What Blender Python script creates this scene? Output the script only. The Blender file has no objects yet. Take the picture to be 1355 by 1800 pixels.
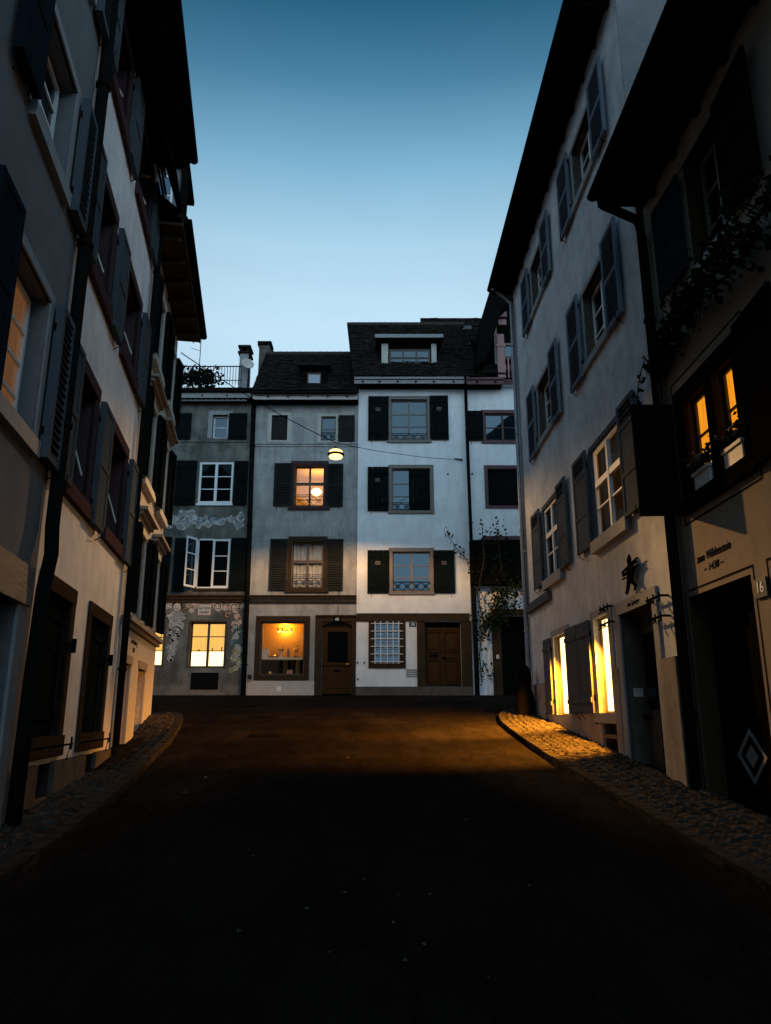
import bpy, bmesh, math, random
from mathutils import Vector, Matrix
random.seed(11)
PI = math.pi
scene = bpy.context.scene
COL = scene.collection

# ------------------------------------------------------------------ camera geometry (eye at the origin, +Y up the street)
FPX, TILT = 1345.0, math.atan(360 / 1345.0)
CT, ST = math.cos(TILT), math.sin(TILT)
def ray(x, y):
    a = (x - 677.5) / FPX; v = (900 - y) / FPX
    return a, CT - ST * v, ST + CT * v
def at(x, y, Y):                       # point of the photo at street distance Y (metres)
    a, b, d = ray(x, y); t = Y / b
    return Vector((a * t, Y, d * t))
def ground(y): 
    if y > 26: return 0.69
    if y < -25: return -4.21
    return 0.098 * y - 1.76 if y < 18 else 0.004 + (y - 18) * 0.0858

# ------------------------------------------------------------------ mesh builder
class MB:
    def __init__(s): s.v = []; s.f = []; s.m = []; s.mi = 0
    def add(s, pts, faces):
        n = len(s.v); s.v += [tuple(p) for p in pts]
        for f in faces: s.f.append([n + i for i in f]); s.m.append(s.mi)
    def quad(s, a, b, c, d): s.add((a, b, c, d), ((0, 1, 2, 3),))
    def hexa(s, p):
        s.add(p, ((0, 1, 2, 3), (7, 6, 5, 4), (0, 4, 5, 1), (1, 5, 6, 2), (2, 6, 7, 3), (3, 7, 4, 0)))
    def box(s, x0, x1, y0, y1, z0, z1):
        s.hexa([(x0, y0, z0), (x1, y0, z0), (x1, y1, z0), (x0, y1, z0), (x0, y0, z1), (x1, y0, z1), (x1, y1, z1), (x0, y1, z1)])
    def tube(s, path, r, n=8, caps=True):
        path = [Vector(p) for p in path]; rings = []
        for i, p in enumerate(path):
            t = (path[min(i + 1, len(path) - 1)] - path[max(i - 1, 0)]).normalized()
            a = t.orthogonal() if abs(t.z) > .95 else t.cross(Vector((0, 0, 1)))
            a.normalize(); b = t.cross(a)
            rr = r[i] if isinstance(r, (list, tuple)) else r
            rings.append([p + (a * math.cos(2 * PI * k / n) + b * math.sin(2 * PI * k / n)) * rr for k in range(n)])
        base = len(s.v)
        for R in rings: s.v += [tuple(q) for q in R]
        for i in range(len(rings) - 1):
            for k in range(n):
                s.f.append([base + i * n + k, base + i * n + (k + 1) % n, base + (i + 1) * n + (k + 1) % n, base + (i + 1) * n + k]); s.m.append(s.mi)
        if caps:
            s.f.append([base + k for k in range(n)]); s.m.append(s.mi)
            s.f.append([base + (len(rings) - 1) * n + k for k in range(n)]); s.m.append(s.mi)
    def lathe(s, prof, c, n=24):
        base = len(s.v); c = Vector(c)
        for r, z in prof:
            for k in range(n): s.v.append((c.x + r * math.cos(2 * PI * k / n), c.y + r * math.sin(2 * PI * k / n), c.z + z))
        for i in range(len(prof) - 1):
            for k in range(n):
                s.f.append([base + i * n + k, base + i * n + (k + 1) % n, base + (i + 1) * n + (k + 1) % n, base + (i + 1) * n + k]); s.m.append(s.mi)
    def leaf(s, c, size, dirn=None):
        c = Vector(c)
        n = Vector((random.uniform(-1, 1), random.uniform(-1.4, .4), random.uniform(-.3, 1))).normalized()
        t = Vector((random.uniform(-1, 1), random.uniform(-1, 1), random.uniform(-1, .3))).normalized()
        t = (t - n * t.dot(n)).normalized(); b = n.cross(t)
        w = size * .38
        s.add([c - t * size * .5, c + b * w - t * size * .1, c + t * size * .5, c - b * w - t * size * .1, c + n * size * .1],
              ((0, 1, 4), (1, 2, 4), (2, 3, 4), (3, 0, 4)))
    def build(s, name, mat, parent=None, smooth=False, recalc=True):
        me = bpy.data.meshes.new(name); me.from_pydata(s.v, [], s.f)
        for m in (mat if isinstance(mat, (list, tuple)) else [mat]): me.materials.append(m)
        for i, p in enumerate(me.polygons): p.material_index = s.m[i]; p.use_smooth = smooth
        if recalc:
            bm = bmesh.new(); bm.from_mesh(me); bmesh.ops.recalc_face_normals(bm, faces=bm.faces); bm.to_mesh(me); bm.free()
        o = bpy.data.objects.new(name, me); COL.objects.link(o)
        if parent is not None: o.parent = parent
        return o

def tag(o, label=None, cat=None, group=None, kind=None):
    if label: o['label'] = label
    if cat: o['category'] = cat
    if group: o['group'] = group
    if kind: o['kind'] = kind
    return o
def thing(name, label, cat, group=None, loc=None):
    o = bpy.data.objects.new(name, None); COL.objects.link(o); o.empty_display_size = .2
    return tag(o, label, cat, group)

# ------------------------------------------------------------------ materials
def nt(name):
    m = bpy.data.materials.new(name); m.use_nodes = True
    t = m.node_tree; return m, t, t.nodes['Principled BSDF']
def node(t, k, **kw):
    n = t.nodes.new(k)
    for a, b in kw.items(): setattr(n, a, b)
    return n
def noise(t, scale, detail=6, rough=.6, stretch=None):
    tc = node(t, 'ShaderNodeTexCoord'); n = node(t, 'ShaderNodeTexNoise')
    n.inputs['Scale'].default_value = scale; n.inputs['Detail'].default_value = detail; n.inputs['Roughness'].default_value = rough
    src = tc.outputs['Object']
    if stretch:
        mp = node(t, 'ShaderNodeMapping'); mp.inputs['Scale'].default_value = stretch
        t.links.new(src, mp.inputs['Vector']); src = mp.outputs['Vector']
    t.links.new(src, n.inputs['Vector']); return n.outputs['Fac']
def ramp(t, fac, stops):
    r = node(t, 'ShaderNodeValToRGB'); e = r.color_ramp.elements
    while len(e) < len(stops): e.new(.5)
    for x, (p, c) in zip(e, stops): x.position = p; x.color = (*c, 1)
    t.links.new(fac, r.inputs['Fac']); return r.outputs['Color']
def mixc(t, fac, a, b, mode='MULTIPLY'):
    m = node(t, 'ShaderNodeMix', data_type='RGBA', blend_type=mode)
    if isinstance(fac, float): m.inputs[0].default_value = fac
    else: t.links.new(fac, m.inputs[0])
    for s, i in ((a, 6), (b, 7)):
        if isinstance(s, tuple): m.inputs[i].default_value = (*s, 1)
        else: t.links.new(s, m.inputs[i])
    return m.outputs[2]
def bump(t, b, h, strength, dist):
    n = node(t, 'ShaderNodeBump'); n.inputs['Strength'].default_value = strength; n.inputs['Distance'].default_value = dist
    t.links.new(h, n.inputs['Height']); t.links.new(n.outputs['Normal'], b.inputs['Normal'])
def g3(c, k): return tuple(min(1, x * k) for x in c)
def surf(name, c, rough=.8, var=.15, scale=6, bstr=.3, bdist=.01, bscale=40, spec=.3, streak=0, patch=0, metal=0):
    m, t, b = nt(name)
    col = ramp(t, noise(t, scale), [(.3, g3(c, 1 - var)), (.7, g3(c, 1 + var))])
    if streak:
        col = mixc(t, streak, col, ramp(t, noise(t, 3, 9, .72, (1.5, 1.5, .22)), [(.40, (.35, .33, .3)), (.56, (1, 1, 1))]))
    if patch:
        col = mixc(t, patch, col, ramp(t, noise(t, 1.1, 9, .72), [(.4, (.5, .5, .5)), (.5, (.9, .9, .9)), (.62, (1.25, 1.22, 1.15))]))
    t.links.new(col, b.inputs['Base Color'])
    b.inputs['Roughness'].default_value = rough; b.inputs['Specular IOR Level'].default_value = spec if spec > .16 else 0; b.inputs['Metallic'].default_value = metal
    if bstr: bump(t, b, noise(t, bscale, 4), bstr, bdist)
    return m
def wood(name, c, rough=.55, ax=(14, 14, 1.2)):
    m, t, b = nt(name)
    col = ramp(t, noise(t, 2.5, 8, .65, ax), [(.3, g3(c, .55)), (.7, g3(c, 1.35))])
    t.links.new(col, b.inputs['Base Color']); b.inputs['Roughness'].default_value = rough; b.inputs['Specular IOR Level'].default_value = .1
    bump(t, b, noise(t, 3, 6, .6, ax), .35, .006); return m
def emis(name, c, s, fold=0, white=None):
    m, t, b = nt(name); b.inputs['Base Color'].default_value = (.02, .02, .02, 1)
    if fold:
        f = noise(t, 4, 3, .5, (9, 9, .4))
        t.links.new(ramp(t, f, [(.3, g3(c, 1 - fold)), (.65, c)]), b.inputs['Emission Color'])
    else: b.inputs['Emission Color'].default_value = (*c, 1)
    b.inputs['Emission Strength'].default_value = s; b.inputs['Roughness'].default_value = .15; return m
def glossy_pane(name, c, ior=1.9):
    m, t, b = nt(name); b.inputs['Base Color'].default_value = (*c, 1); b.inputs['Roughness'].default_value = .03
    b.inputs['IOR'].default_value = ior; b.inputs['Specular Tint'].default_value = (.62, .85, 1, 1); bump(t, b, noise(t, 2.2, 2), .06, .02); return m
def clear_pane(name, refl=.12):
    m, t, b = nt(name); t.nodes.remove(b)
    tr = node(t, 'ShaderNodeBsdfTransparent'); gl = node(t, 'ShaderNodeBsdfGlossy'); gl.inputs['Roughness'].default_value = .02
    mx = node(t, 'ShaderNodeMixShader'); mx.inputs[0].default_value = refl
    t.links.new(tr.outputs[0], mx.inputs[1]); t.links.new(gl.outputs[0], mx.inputs[2])
    t.links.new(mx.outputs[0], t.nodes['Material Output'].inputs['Surface']); return m

M = dict(
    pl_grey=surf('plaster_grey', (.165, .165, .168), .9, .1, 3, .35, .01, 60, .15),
    pl_white=surf('plaster_warm_white', (.75, .71, .68), .9, .07, 2.5, .4, .012, 45, .15, streak=.16, patch=.22),
    pl_rough=surf('plaster_rough', (.50, .46, .41), .95, .18, 9, .8, .03, 30, .1),
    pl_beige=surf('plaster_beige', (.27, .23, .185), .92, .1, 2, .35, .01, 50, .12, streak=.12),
    pl_mural=surf('plaster_dark_grey', (.15, .15, .135), .92, .2, 3, .5, .015, 35, .12, patch=.85, streak=.3),
    pl_stain=surf('plaster_stained_grey', (.37, .365, .35), .92, .08, 2.5, .45, .012, 40, .12, streak=.32, patch=.45),
    pl_clean=surf('plaster_bright_white', (.78, .79, .79), .92, .05, 3, .45, .012, 40, .12, streak=.12, patch=.16),
    pl_right=surf('plaster_pale', (.57, .58, .59), .9, .07, 2.2, .4, .012, 45, .15, streak=.2, patch=.28),
    bollard=surf('bollard_dark', (.004, .0037, .0034), .95, .3, 8, .4, .008, 40, .0),
    plinth=surf('plinth_brown', (.10, .085, .07), .9, .25, 5, .5, .012, 30, .15),
    plinth_r=surf('plinth_grey_brown', (.30, .26, .22), .9, .2, 3, .5, .012, 30, .15, streak=.3),
    stone_brown=surf('sandstone_brown', (.042, .028, .017), .9, .25, 8, .4, .008, 60, .05),
    stone_red=surf('sandstone_purple', (.06, .036, .038), .9, .2, 8, .4, .008, 60, .05),
    stone_pale=surf('limestone_pale', (.45, .42, .37), .85, .12, 8, .4, .008, 60, .2),
    stone_grey=surf('stone_grey', (.26, .26, .26), .85, .12, 8, .3, .006, 60, .2),
    stone_gold=surf('sandstone_ochre', (.25, .205, .165), .85, .15, 8, .3, .006, 60, .2),
    purple=surf('paint_dark_red', (.10, .035, .045), .55, .15, 10, .1, .003, 40, .4),
    rose=surf('paint_rose', (.30, .16, .16), .6, .12, 8, .1, .003, 40, .3),
    shut_black=surf('shutter_black_green', (.006, .0085, .0085), .6, .2, 5, .15, .004, 25, .08),
    shut_dark=surf('shutter_charcoal', (.022, .023, .022), .65, .2, 5, .2, .004, 25, .1),
    shut_grey=surf('shutter_grey', (.062, .073, .08), .75, .1, 4, .05, .003, 30, .04),
    shut_blue=surf('shutter_grey_blue', (.14, .175, .21), .7, .1, 4, .1, .003, 30, .1),
    shut_slate=surf('shutter_slate', (.08, .092, .105), .78, .1, 4, .1, .003, 30, .05),
    shut_night=surf('shutter_night_blue', (.012, .016, .024), .75, .1, 4, .1, .003, 30, .03),
    white=surf('paint_white', (.70, .71, .70), .5, .05, 6, .1, .003, 40, .35),
    cream=surf('paint_cream', (.6, .54, .44), .6, .06, 6, .1, .003, 40, .3),
    frame_br=surf('paint_brown', (.06, .035, .022), .5, .2, 9, .15, .003, 40, .35),
    frame_gr=surf('paint_taupe', (.17, .145, .125), .6, .12, 9, .15, .003, 40, .3),
    iron=surf('iron_black', (.007, .007, .0075), .7, .2, 20, .2, .003, 60, .05),
    zinc=surf('zinc_pipe', (.25, .26, .27), .5, .2, 6, .1, .002, 30, .4, metal=.5),
    copper=surf('pipe_dark', (.008, .0075, .007), .6, .3, 6, .1, .002, 30, .12),
    tile=surf('roof_tile', (.02, .0165, .0145), .9, .7, 5, .4, .01, 40, .06),
    ridge=surf('ridge_tile', (.045, .035, .03), .85, .3, 10, .3, .01, 40, .2),
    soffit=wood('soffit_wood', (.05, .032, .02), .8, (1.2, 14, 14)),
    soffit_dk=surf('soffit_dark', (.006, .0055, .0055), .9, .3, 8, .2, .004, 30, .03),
    oak=wood('oak_door', (.044, .019, .0038), .6),
    oak_dk=wood('oak_dark', (.07, .035, .014), .5),
    door_gr=wood('door_grey_brown', (.09, .075, .062), .55),
    door_bk=surf('door_black', (.006, .0055, .005), .7, .3, 8, .2, .004, 30, .06),
    beam=wood('beam_grey', (.17, .15, .135), .8, (9, 1.2, 14)),
    glass=glossy_pane('window_glass_dark', (.003, .004, .005), 1.17),
    glass_sky=glossy_pane('window_glass_reflective', (.006, .011, .016), 1.75),
    glass_painted_reflection=glossy_pane('window_glass_painted_reflection', (.10, .05, .055), 2.2),  # pinkish reflection painted into the pane's base colour
    glass_clear=clear_pane('window_glass_clear', .05),
    curtain=surf('curtain_white', (.42, .44, .45), .9, .25, 5, 0, 0, 1, .1),
    dark=surf('void_dark', (.004, .004, .004), .95, .1, 3, 0, 0, 1, .02),
    plate=surf('enamel_dark_blue', (.012, .016, .03), .3, .1, 5, 0, 0, 1, .4),
    letter=surf('lettering_black', (.02, .018, .016), .8, .2, 8, 0, 0, 1, .1),
    lit_em=emis('lit_pane_cream', (1, .56, .12), 1.05, .15),
    lit_low=emis('lit_curtain_white', (1, .78, .40), 2.3, .08),
    lit_r1=emis('lit_pane_bright', (1, .66, .25), 4.2, .35),
    lit_r2=emis('lit_curtain_orange', (1, .34, .015), 1.0, .3),
    lit_l1=emis('lit_pane_dim_orange', (1, .40, .12), .13, .35),
    bulb=emis('bulb_glow', (1, .62, .24), 5),
    lampglass=emis('lamp_glass_glow', (1, .6, .22), 3.0),
    chrome=surf('metal_bright', (.55, .5, .42), .3, .1, 5, 0, 0, 1, .5, metal=.9),
    ochre=surf('room_ochre', (.42, .27, .09), .8, .1, 3, .1, .005, 30, .2),
    roomcream=surf('room_cream', (.7, .56, .36), .8, .06, 3, 0, 0, 1, .2),
    roomdark=surf('room_dark', (.018, .014, .01), .9, .1, 3, 0, 0, 1, .1),
    leaf=surf('leaf_green', (.014, .022, .009), .6, .5, 18, 0, 0, 1, .15),
    leaf_dk=surf('leaf_dark', (.009, .013, .007), .6, .4, 18, 0, 0, 1, .1),
    petal=surf('petal_pale', (.075, .062, .05), .7, .3, 20, 0, 0, 1, .2),
    stem=surf('stem_brown', (.05, .035, .02), .8, .3, 18, 0, 0, 1, .2),
    m_pale=surf('mural_pale', (.46, .44, .41), .9, .25, 16, .2, .004, 40, .1),
    m_grey=surf('mural_grey', (.27, .255, .24), .9, .35, 14, .2, .004, 40, .1),
    m_dark=surf('mural_dark', (.025, .025, .025), .9, .3, 14, 0, 0, 1, .1),
    m_teal=surf('mural_teal', (.10, .19, .23), .9, .4, 12, 0, 0, 1, .1),
    m_rose=surf('mural_rose', (.38, .21, .15), .9, .3, 12, 0, 0, 1, .1),
    m_olive=surf('mural_olive', (.24, .25, .12), .9, .4, 12, 0, 0, 1, .1),
    pot=surf('pot_white', (.55, .53, .5), .6, .1, 8, .1, .003, 40, .3),
    brass=surf('brass', (.5, .33, .12), .35, .1, 9, 0, 0, 1, .5, metal=.8),
)
# asphalt and cobbles
def asphalt(name, c, rough):
    m, t, b = nt(name)
    col = ramp(t, noise(t, .55, 8, .65), [(.35, g3(c, .72)), (.65, g3(c, 1.25))])
    col = mixc(t, .6, col, ramp(t, noise(t, 90, 3, .6), [(.38, (.35, .35, .35)), (.58, (1.1, 1.1, 1.1)), (.66, (3.2, 3.1, 2.9))]))
    col = mixc(t, .7, col, ramp(t, noise(t, 1.2, 10, .75, (1, .3, 1)), [(.44, (1, 1, 1)), (.5, (.55, .55, .55)), (.56, (1, 1, 1))]))
    t.links.new(col, b.inputs['Base Color']); b.inputs['Roughness'].default_value = rough; b.inputs['Specular IOR Level'].default_value = 0
    bump(t, b, noise(t, 70, 4), .9, .012); return m
M['asphalt'] = asphalt('asphalt', (.018, .0145, .012), .95)
M['asphalt_patch'] = asphalt('asphalt_patch', (.014, .0115, .0095), .95)
M['cobble'] = surf('cobble_stone', (.042, .036, .030), .95, .6, 7, .5, .01, 45, .0)
M['mortar'] = surf('mortar_dark', (.05, .042, .035), .95, .3, 12, .4, .01, 60, .1)
M['kerb'] = surf('kerb_stone', (.036, .031, .026), .95, .4, 9, .4, .008, 50, .0)

# ------------------------------------------------------------------ facades: u along the wall, z up, d out of the wall
class Facade:
    def __init__(s, o, t, n, read): s.o = Vector(o); s.t = Vector(t); s.n = Vector(n).normalized(); s.read = read
    def P(s, u, z, d=0): 
        p = s.o + s.t * u + s.n * d; return Vector((p.x, p.y, z))
    def hexa(s, mb, u0, u1, z0, z1, d0, d1):
        P = s.P; mb.hexa([P(u0, z0, d0), P(u1, z0, d0), P(u1, z0, d1), P(u0, z0, d1), P(u0, z1, d0), P(u1, z1, d0), P(u1, z1, d1), P(u0, z1, d1)])
FL = Facade((-2.22, 0, 0), (-.163, 1, 0), (1, .163, 0), 1)
FR = Facade((3.62, 0, 0), (-.014, 1, 0), (-1, -.014, 0), -1)
FR2 = Facade((3.70, 0, 0), (-.014, 1, 0), (-1, -.014, 0), -1)
def back(Y): return Facade((0, Y, 0), (1, 0, 0), (0, -1, 0), 1)
FB1, FB2, FB3, FB4 = back(26.02), back(26.0), back(25.97), back(26.01)
def X(x, y, Y=26): return at(x, y, Y).x
def Z(y, Y=26): return at(628, y, Y).z
def rect(x0, y0, x1, y1, Y=26):
    ym = (y0 + y1) / 2; return X(x0, ym, Y), X(x1, ym, Y), Z(y1, Y), Z(y0, Y)

def wall(h, F, u0, u1, z0, z1, ops, mat, rd=.3, depth=7.5, body=True, name='wall', top=True, opened=(), reveal=None):
    """front sheet with real openings (reveals rd deep) and the closed body behind it"""
    mb = MB(); us = sorted({u0, u1, *[o[0] for o in ops], *[o[1] for o in ops]}); zs = sorted({z0, z1, *[o[2] for o in ops], *[o[3] for o in ops]})
    for i in range(len(us) - 1):
        for j in range(len(zs) - 1):
            cu, cz = (us[i] + us[i + 1]) / 2, (zs[j] + zs[j + 1]) / 2
            if any(o[0] < cu < o[1] and o[2] < cz < o[3] for o in ops): continue
            mb.quad(F.P(us[i], zs[j]), F.P(us[i + 1], zs[j]), F.P(us[i + 1], zs[j + 1]), F.P(us[i], zs[j + 1]))
    for o in ops:
        a, b, c, d = o[:4]; r = o[4] if len(o) > 4 else rd
        P = F.P; mb.mi = 2
        mb.quad(P(a, c), P(a, d), P(a, d, -r), P(a, c, -r)); mb.quad(P(b, c), P(b, d), P(b, d, -r), P(b, c, -r))
        mb.quad(P(a, c), P(b, c), P(b, c, -r), P(a, c, -r)); mb.quad(P(a, d), P(b, d), P(b, d, -r), P(a, d, -r))
        mb.mi = 1
        if ops.index(o) not in opened: mb.quad(P(a, c, -r), P(b, c, -r), P(b, d, -r), P(a, d, -r))
        mb.mi = 0
    if body:
        P = F.P; e = .004
        mb.quad(P(u0 + e, z0), P(u0 + e, z1), P(u0 + e, z1, -depth), P(u0 + e, z0, -depth))
        mb.quad(P(u1 - e, z0), P(u1 - e, z1), P(u1 - e, z1, -depth), P(u1 - e, z0, -depth))
        mb.quad(P(u0, z0, -depth), P(u1, z0, -depth), P(u1, z1, -depth), P(u0, z1, -depth))
        if top: mb.quad(P(u0, z1), P(u1, z1), P(u1, z1, -depth), P(u0, z1, -depth))
    return mb.build(name, [mat, M['dark'], M[reveal] if reveal else mat], h, recalc=False)

def fbox(h, name, mat, F, boxes, smooth=False):
    mb = MB()
    for b in boxes: F.hexa(mb, *b)
    return mb.build(name, mat, h)

def each(h, name, mat, F, boxes):
    for b in boxes: fbox(h, name, mat, F, [b])

def window(h, F, u0, u1, z0, z1, cols=2, rows=3, rd=.16, sash='frame_br', pane='glass', fw=.055, surround=None, sill=None, transom=None,
           grille=None, curtain=False, label=None, thick=.03, rails=None):
    """window part (sash) > pane, stone_surround, sill, grille, curtain"""
    mb = MB(); d1 = -rd + .05; d0 = -rd
    F.hexa(mb, u0, u0 + fw, z0, z1, d0, d1); F.hexa(mb, u1 - fw, u1, z0, z1, d0, d1)
    F.hexa(mb, u0 + fw, u1 - fw, z0, z0 + fw * 1.2, d0, d1 - .002); F.hexa(mb, u0 + fw, u1 - fw, z1 - fw, z1, d0, d1 - .002)
    w = (u1 - u0 - 2 * fw)
    for i in range(1, cols):
        c = u0 + fw + w * i / cols; F.hexa(mb, c - fw * .62, c + fw * .62, z0 + fw, z1 - fw, d0, d1 + .012)
    hh = z1 - z0 - 2 * fw
    rs = rails if rails else [i / rows for i in range(1, rows)]
    for q in rs:
        c = z0 + fw + hh * q; F.hexa(mb, u0 + fw, u1 - fw, c - thick / 2, c + thick / 2, d0 + .006, d1 - .008)
    if transom:
        c = z0 + hh * transom; F.hexa(mb, u0 + fw, u1 - fw, c - .05, c + .05, d0, d1 + .006)
    o = mb.build('window', M[sash], h)
    if label: o['label'] = label
    fbox(o, 'pane', M[pane], F, [(u0 + .01, u1 - .01, z0 + .01, z1 - .01, d0 + .012, d0 + .02)])
    if surround:
        w, pr, m = surround[:3]; top = surround[3] if len(surround) > 3 else w
        fbox(o, 'surround', M[m], F, [(u0 - w, u0, z0, z1, -.05, pr), (u1, u1 + w, z0, z1, -.05, pr), (u0 - w, u1 + w, z1, z1 + top, -.05, pr + .004)])
    if sill:
        ov, pr, hgt, m = sill
        fbox(o, 'sill', M[m], F, [(u0 - ov, u1 + ov, z0 - hgt, z0 - .003, -.1, pr)])
    if grille: grille_part(o, F, u0, u1, z0, grille)
    if curtain:
        cb = MB(); n = 26
        for k in range(n):
            a = u0 + (u1 - u0) * k / n; b = u0 + (u1 - u0) * (k + 1) / n
            da = -rd - .1 + .03 * math.sin(k * 1.9) + .012 * math.sin(k * .7); db = -rd - .1 + .03 * math.sin((k + 1) * 1.9) + .012 * math.sin((k + 1) * .7)
            cb.quad(F.P(a, z0, da), F.P(b, z0, db), F.P(b, z1, db), F.P(a, z1, da))
        cb.build('curtain', M['curtain'], o, smooth=True, recalc=False)
        fbox(o, 'backing', M['dark'], F, [(u0, u1, z0, z1, -rd - .4, -rd - .38)])
    return o
def grille_part(o, F, u0, u1, z0, hgt, mat='iron'):
    g = MB(); a, b = u0 + .02, u1 - .02; d = -.03
    for z in (z0 + .05, z0 + hgt): g.tube([F.P(a, z, d), F.P(b, z, d)], .011, 6)
    n = max(2, round((b - a) / .3))
    for k in range(n):
        x0 = a + (b - a) * k / n; x1 = a + (b - a) * (k + 1) / n; xm = (x0 + x1) / 2
        g.tube([F.P(x0, z0 + .05, d), F.P(x1, z0 + hgt, d)], .008, 5); g.tube([F.P(x1, z0 + .05, d), F.P(x0, z0 + hgt, d)], .008, 5)
        g.tube([F.P(xm + .06 * math.cos(t * PI / 5), z0 + .05 + (hgt - .05) / 2 + .06 * math.sin(t * PI / 5), d) for t in range(11)], .008, 5)
    g.build('grille', M[mat], o)

def shutter(h, F, hinge, side, w, z0, z1, ang=180, style='board', mat='shut_black', th=.045, d0=.03, hooks=True, label=None):
    """one shutter leaf; side = direction of the closed leaf from its hinge, ang = opening angle (180 = flat on the wall)"""
    a = math.radians(ang); cu, cd = side * math.cos(a), math.sin(a); nu, nd = side * math.sin(a), -math.cos(a)
    def Q(x, z, y): return F.P(hinge + cu * x + nu * y, z, d0 + cd * x + nd * y + (0 if ang < 170 else 0))
    mb = MB()
    def bx(x0, x1, za, zb, y0, y1):
        mb.hexa([Q(x0, za, y0), Q(x1, za, y0), Q(x1, za, y1), Q(x0, za, y1), Q(x0, zb, y0), Q(x1, zb, y0), Q(x1, zb, y1), Q(x0, zb, y1)])
    H = z1 - z0; st = .07
    if style == 'board':
        n = max(2, round(w / .16))
        for k in range(n): bx(w * k / n + .003, w * (k + 1) / n - .003, z0, z1, 0, th - random.uniform(0, .005))
        for q in (.14, .86): bx(.02, w - .02, z0 + H * q - .04, z0 + H * q + .04, th - .002, th + .02); bx(.02, w - .02, z0 + H * q - .04, z0 + H * q + .04, -.02, .002)
        bx(0, .012, z0, z1, .004, th - .01)
    else:
        bx(0, st, z0, z1, 0, th); bx(w - st, w, z0, z1, 0, th)
        if style == 'louver': rails = (0, .5, 1); kinds = ('l', 'l')
        elif style == 'louver1': rails = (0, 1); kinds = ('l',)
        elif style == 'panel': rails = (0, .36, .78, 1); kinds = ('p', 'p', 'l')
        else: rails = (0, .5, 1); kinds = ('p', 'p')
        zr = [z0 + H * q for q in rails]
        for k, z in enumerate(zr):
            a0, a1 = (z, z + st) if k == 0 else ((z - st, z) if k == len(zr) - 1 else (z - st / 2, z + st / 2))
            bx(st, w - st, a0, a1, .001, th - .001)
        for k, kd in enumerate(kinds):
            a0 = zr[k] + (st if k == 0 else st / 2); a1 = zr[k + 1] - (st if k == len(kinds) - 1 else st / 2)
            if kd == 'p': bx(st, w - st, a0, a1, .012, th - .014)
            else:
                n = max(3, int((a1 - a0) / .075))
                for i in range(n):
                    zc = a0 + (a1 - a0) * (i + .5) / n
                    mb.hexa([Q(st, zc + .016, .004), Q(w - st, zc + .016, .004), Q(w - st, zc + .026, .004), Q(st, zc + .026, .004),
                             Q(st, zc - .026, th - .002), Q(w - st, zc - .026, th - .002), Q(w - st, zc - .016, th - .002), Q(st, zc - .016, th - .002)])
                bx(st, w - st, a0, a1, .002, .005)
    o = mb.build('shutter', M[mat], h)
    if hooks:
        for q in (.16, .84): 
            k = MB(); k.tube([F.P(hinge, z0 + H * q - .03, d0 + .01), F.P(hinge, z0 + H * q + .05, d0 + .01)], .014, 6); k.build('hinge', M['iron'], o)
        if ang >= 160:
            e = hinge + cu * w * .8
            k = MB(); k.tube([F.P(e, z0 - .12, .02), F.P(e, z0 - .05, d0 + th + .02), F.P(e, z0 + .04, d0 + th + .025)], .008, 5); k.build('shutter_hook', M['iron'], o)
    if label: o['label'] = label
    return o

def pipe(h, F, pts, r=.05, mat='copper', name='downpipe', brackets=True):
    mb = MB(); P = [F.P(*p) for p in pts]; mb.tube(P, r, 10)
    if brackets:
        for i in range(len(P) - 1):
            L = (P[i + 1] - P[i]).length
            for k in range(int(L / 2.0)):
                c = P[i].lerp(P[i + 1], (k + .5) / max(1, int(L / 2.0))); t = (P[i + 1] - P[i]).normalized()
                mb.tube([c - t * .025, c + t * .025], r * 1.25, 10)
    return mb.build(name, M[mat], h, smooth=True)

def text(parent, name, body, F, u, z, size, mat, d=.006, tilt=0.0, width=None, shear=0):
    cu = bpy.data.curves.new('lettering', 'FONT'); cu.body = body; cu.size = size; cu.align_x = 'CENTER'; cu.align_y = 'CENTER'; cu.extrude = .002; cu.shear = shear
    tmp = bpy.data.objects.new('lettering', cu); COL.objects.link(tmp)
    bpy.context.view_layer.update()
    me = bpy.data.meshes.new_from_object(tmp.evaluated_get(bpy.context.evaluated_depsgraph_get()))
    bpy.data.objects.remove(tmp); bpy.data.curves.remove(cu)
    w = max(v.co.x for v in me.vertices) - min(v.co.x for v in me.vertices)
    k = width / w if width else 1
    for v in me.vertices:
        x, y, q = v.co.x * k, v.co.y, v.co.z
        v.co = F.P(u + F.read * x, z + y + tilt * x, d + q)
    me.materials.clear(); me.materials.append(M[mat])
    o = bpy.data.objects.new(name, me); COL.objects.link(o); o.parent = parent
    return o

def tiled_roof(h, p0, p1, up, name='roof', tile=.19, course=.17, mat='tile'):
    """real overlapping flat tiles from the eave edge p0-p1 up along the vector up"""
    p0, p1, up = Vector(p0), Vector(p1), Vector(up); e = (p1 - p0); L = e.length; e.normalize(); H = up.length; un = up.normalized()
    n = e.cross(un).normalized()
    if n.z < 0: n = -n
    mb = MB(); rows = int(H / course); cols = max(1, round(L / tile))
    mb.quad(p0, p1, p1 + up, p0 + up)
    for r in range(rows):
        off = .5 * (r % 2)
        for c in range(-1, cols):
            a = (c + off) * L / cols; b = a + L / cols - .008; a = max(0, a); b = min(L, b)
            if b - a < .02: continue
            j = random.uniform(-.012, .018); base = p0 + un * (r * course + random.uniform(-.022, .022))
            q0 = base + e * a + n * (.035 + j); q1 = base + e * b + n * (.035 + j + random.uniform(-.005, .005)); tp = un * (course + .03) - n * .03
            mb.quad(q0, q1, q1 + tp, q0 + tp); mb.quad(q0, q1, q1 - n * .02, q0 - n * .02)
    return mb.build(name, M[mat], h, recalc=False)
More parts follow.
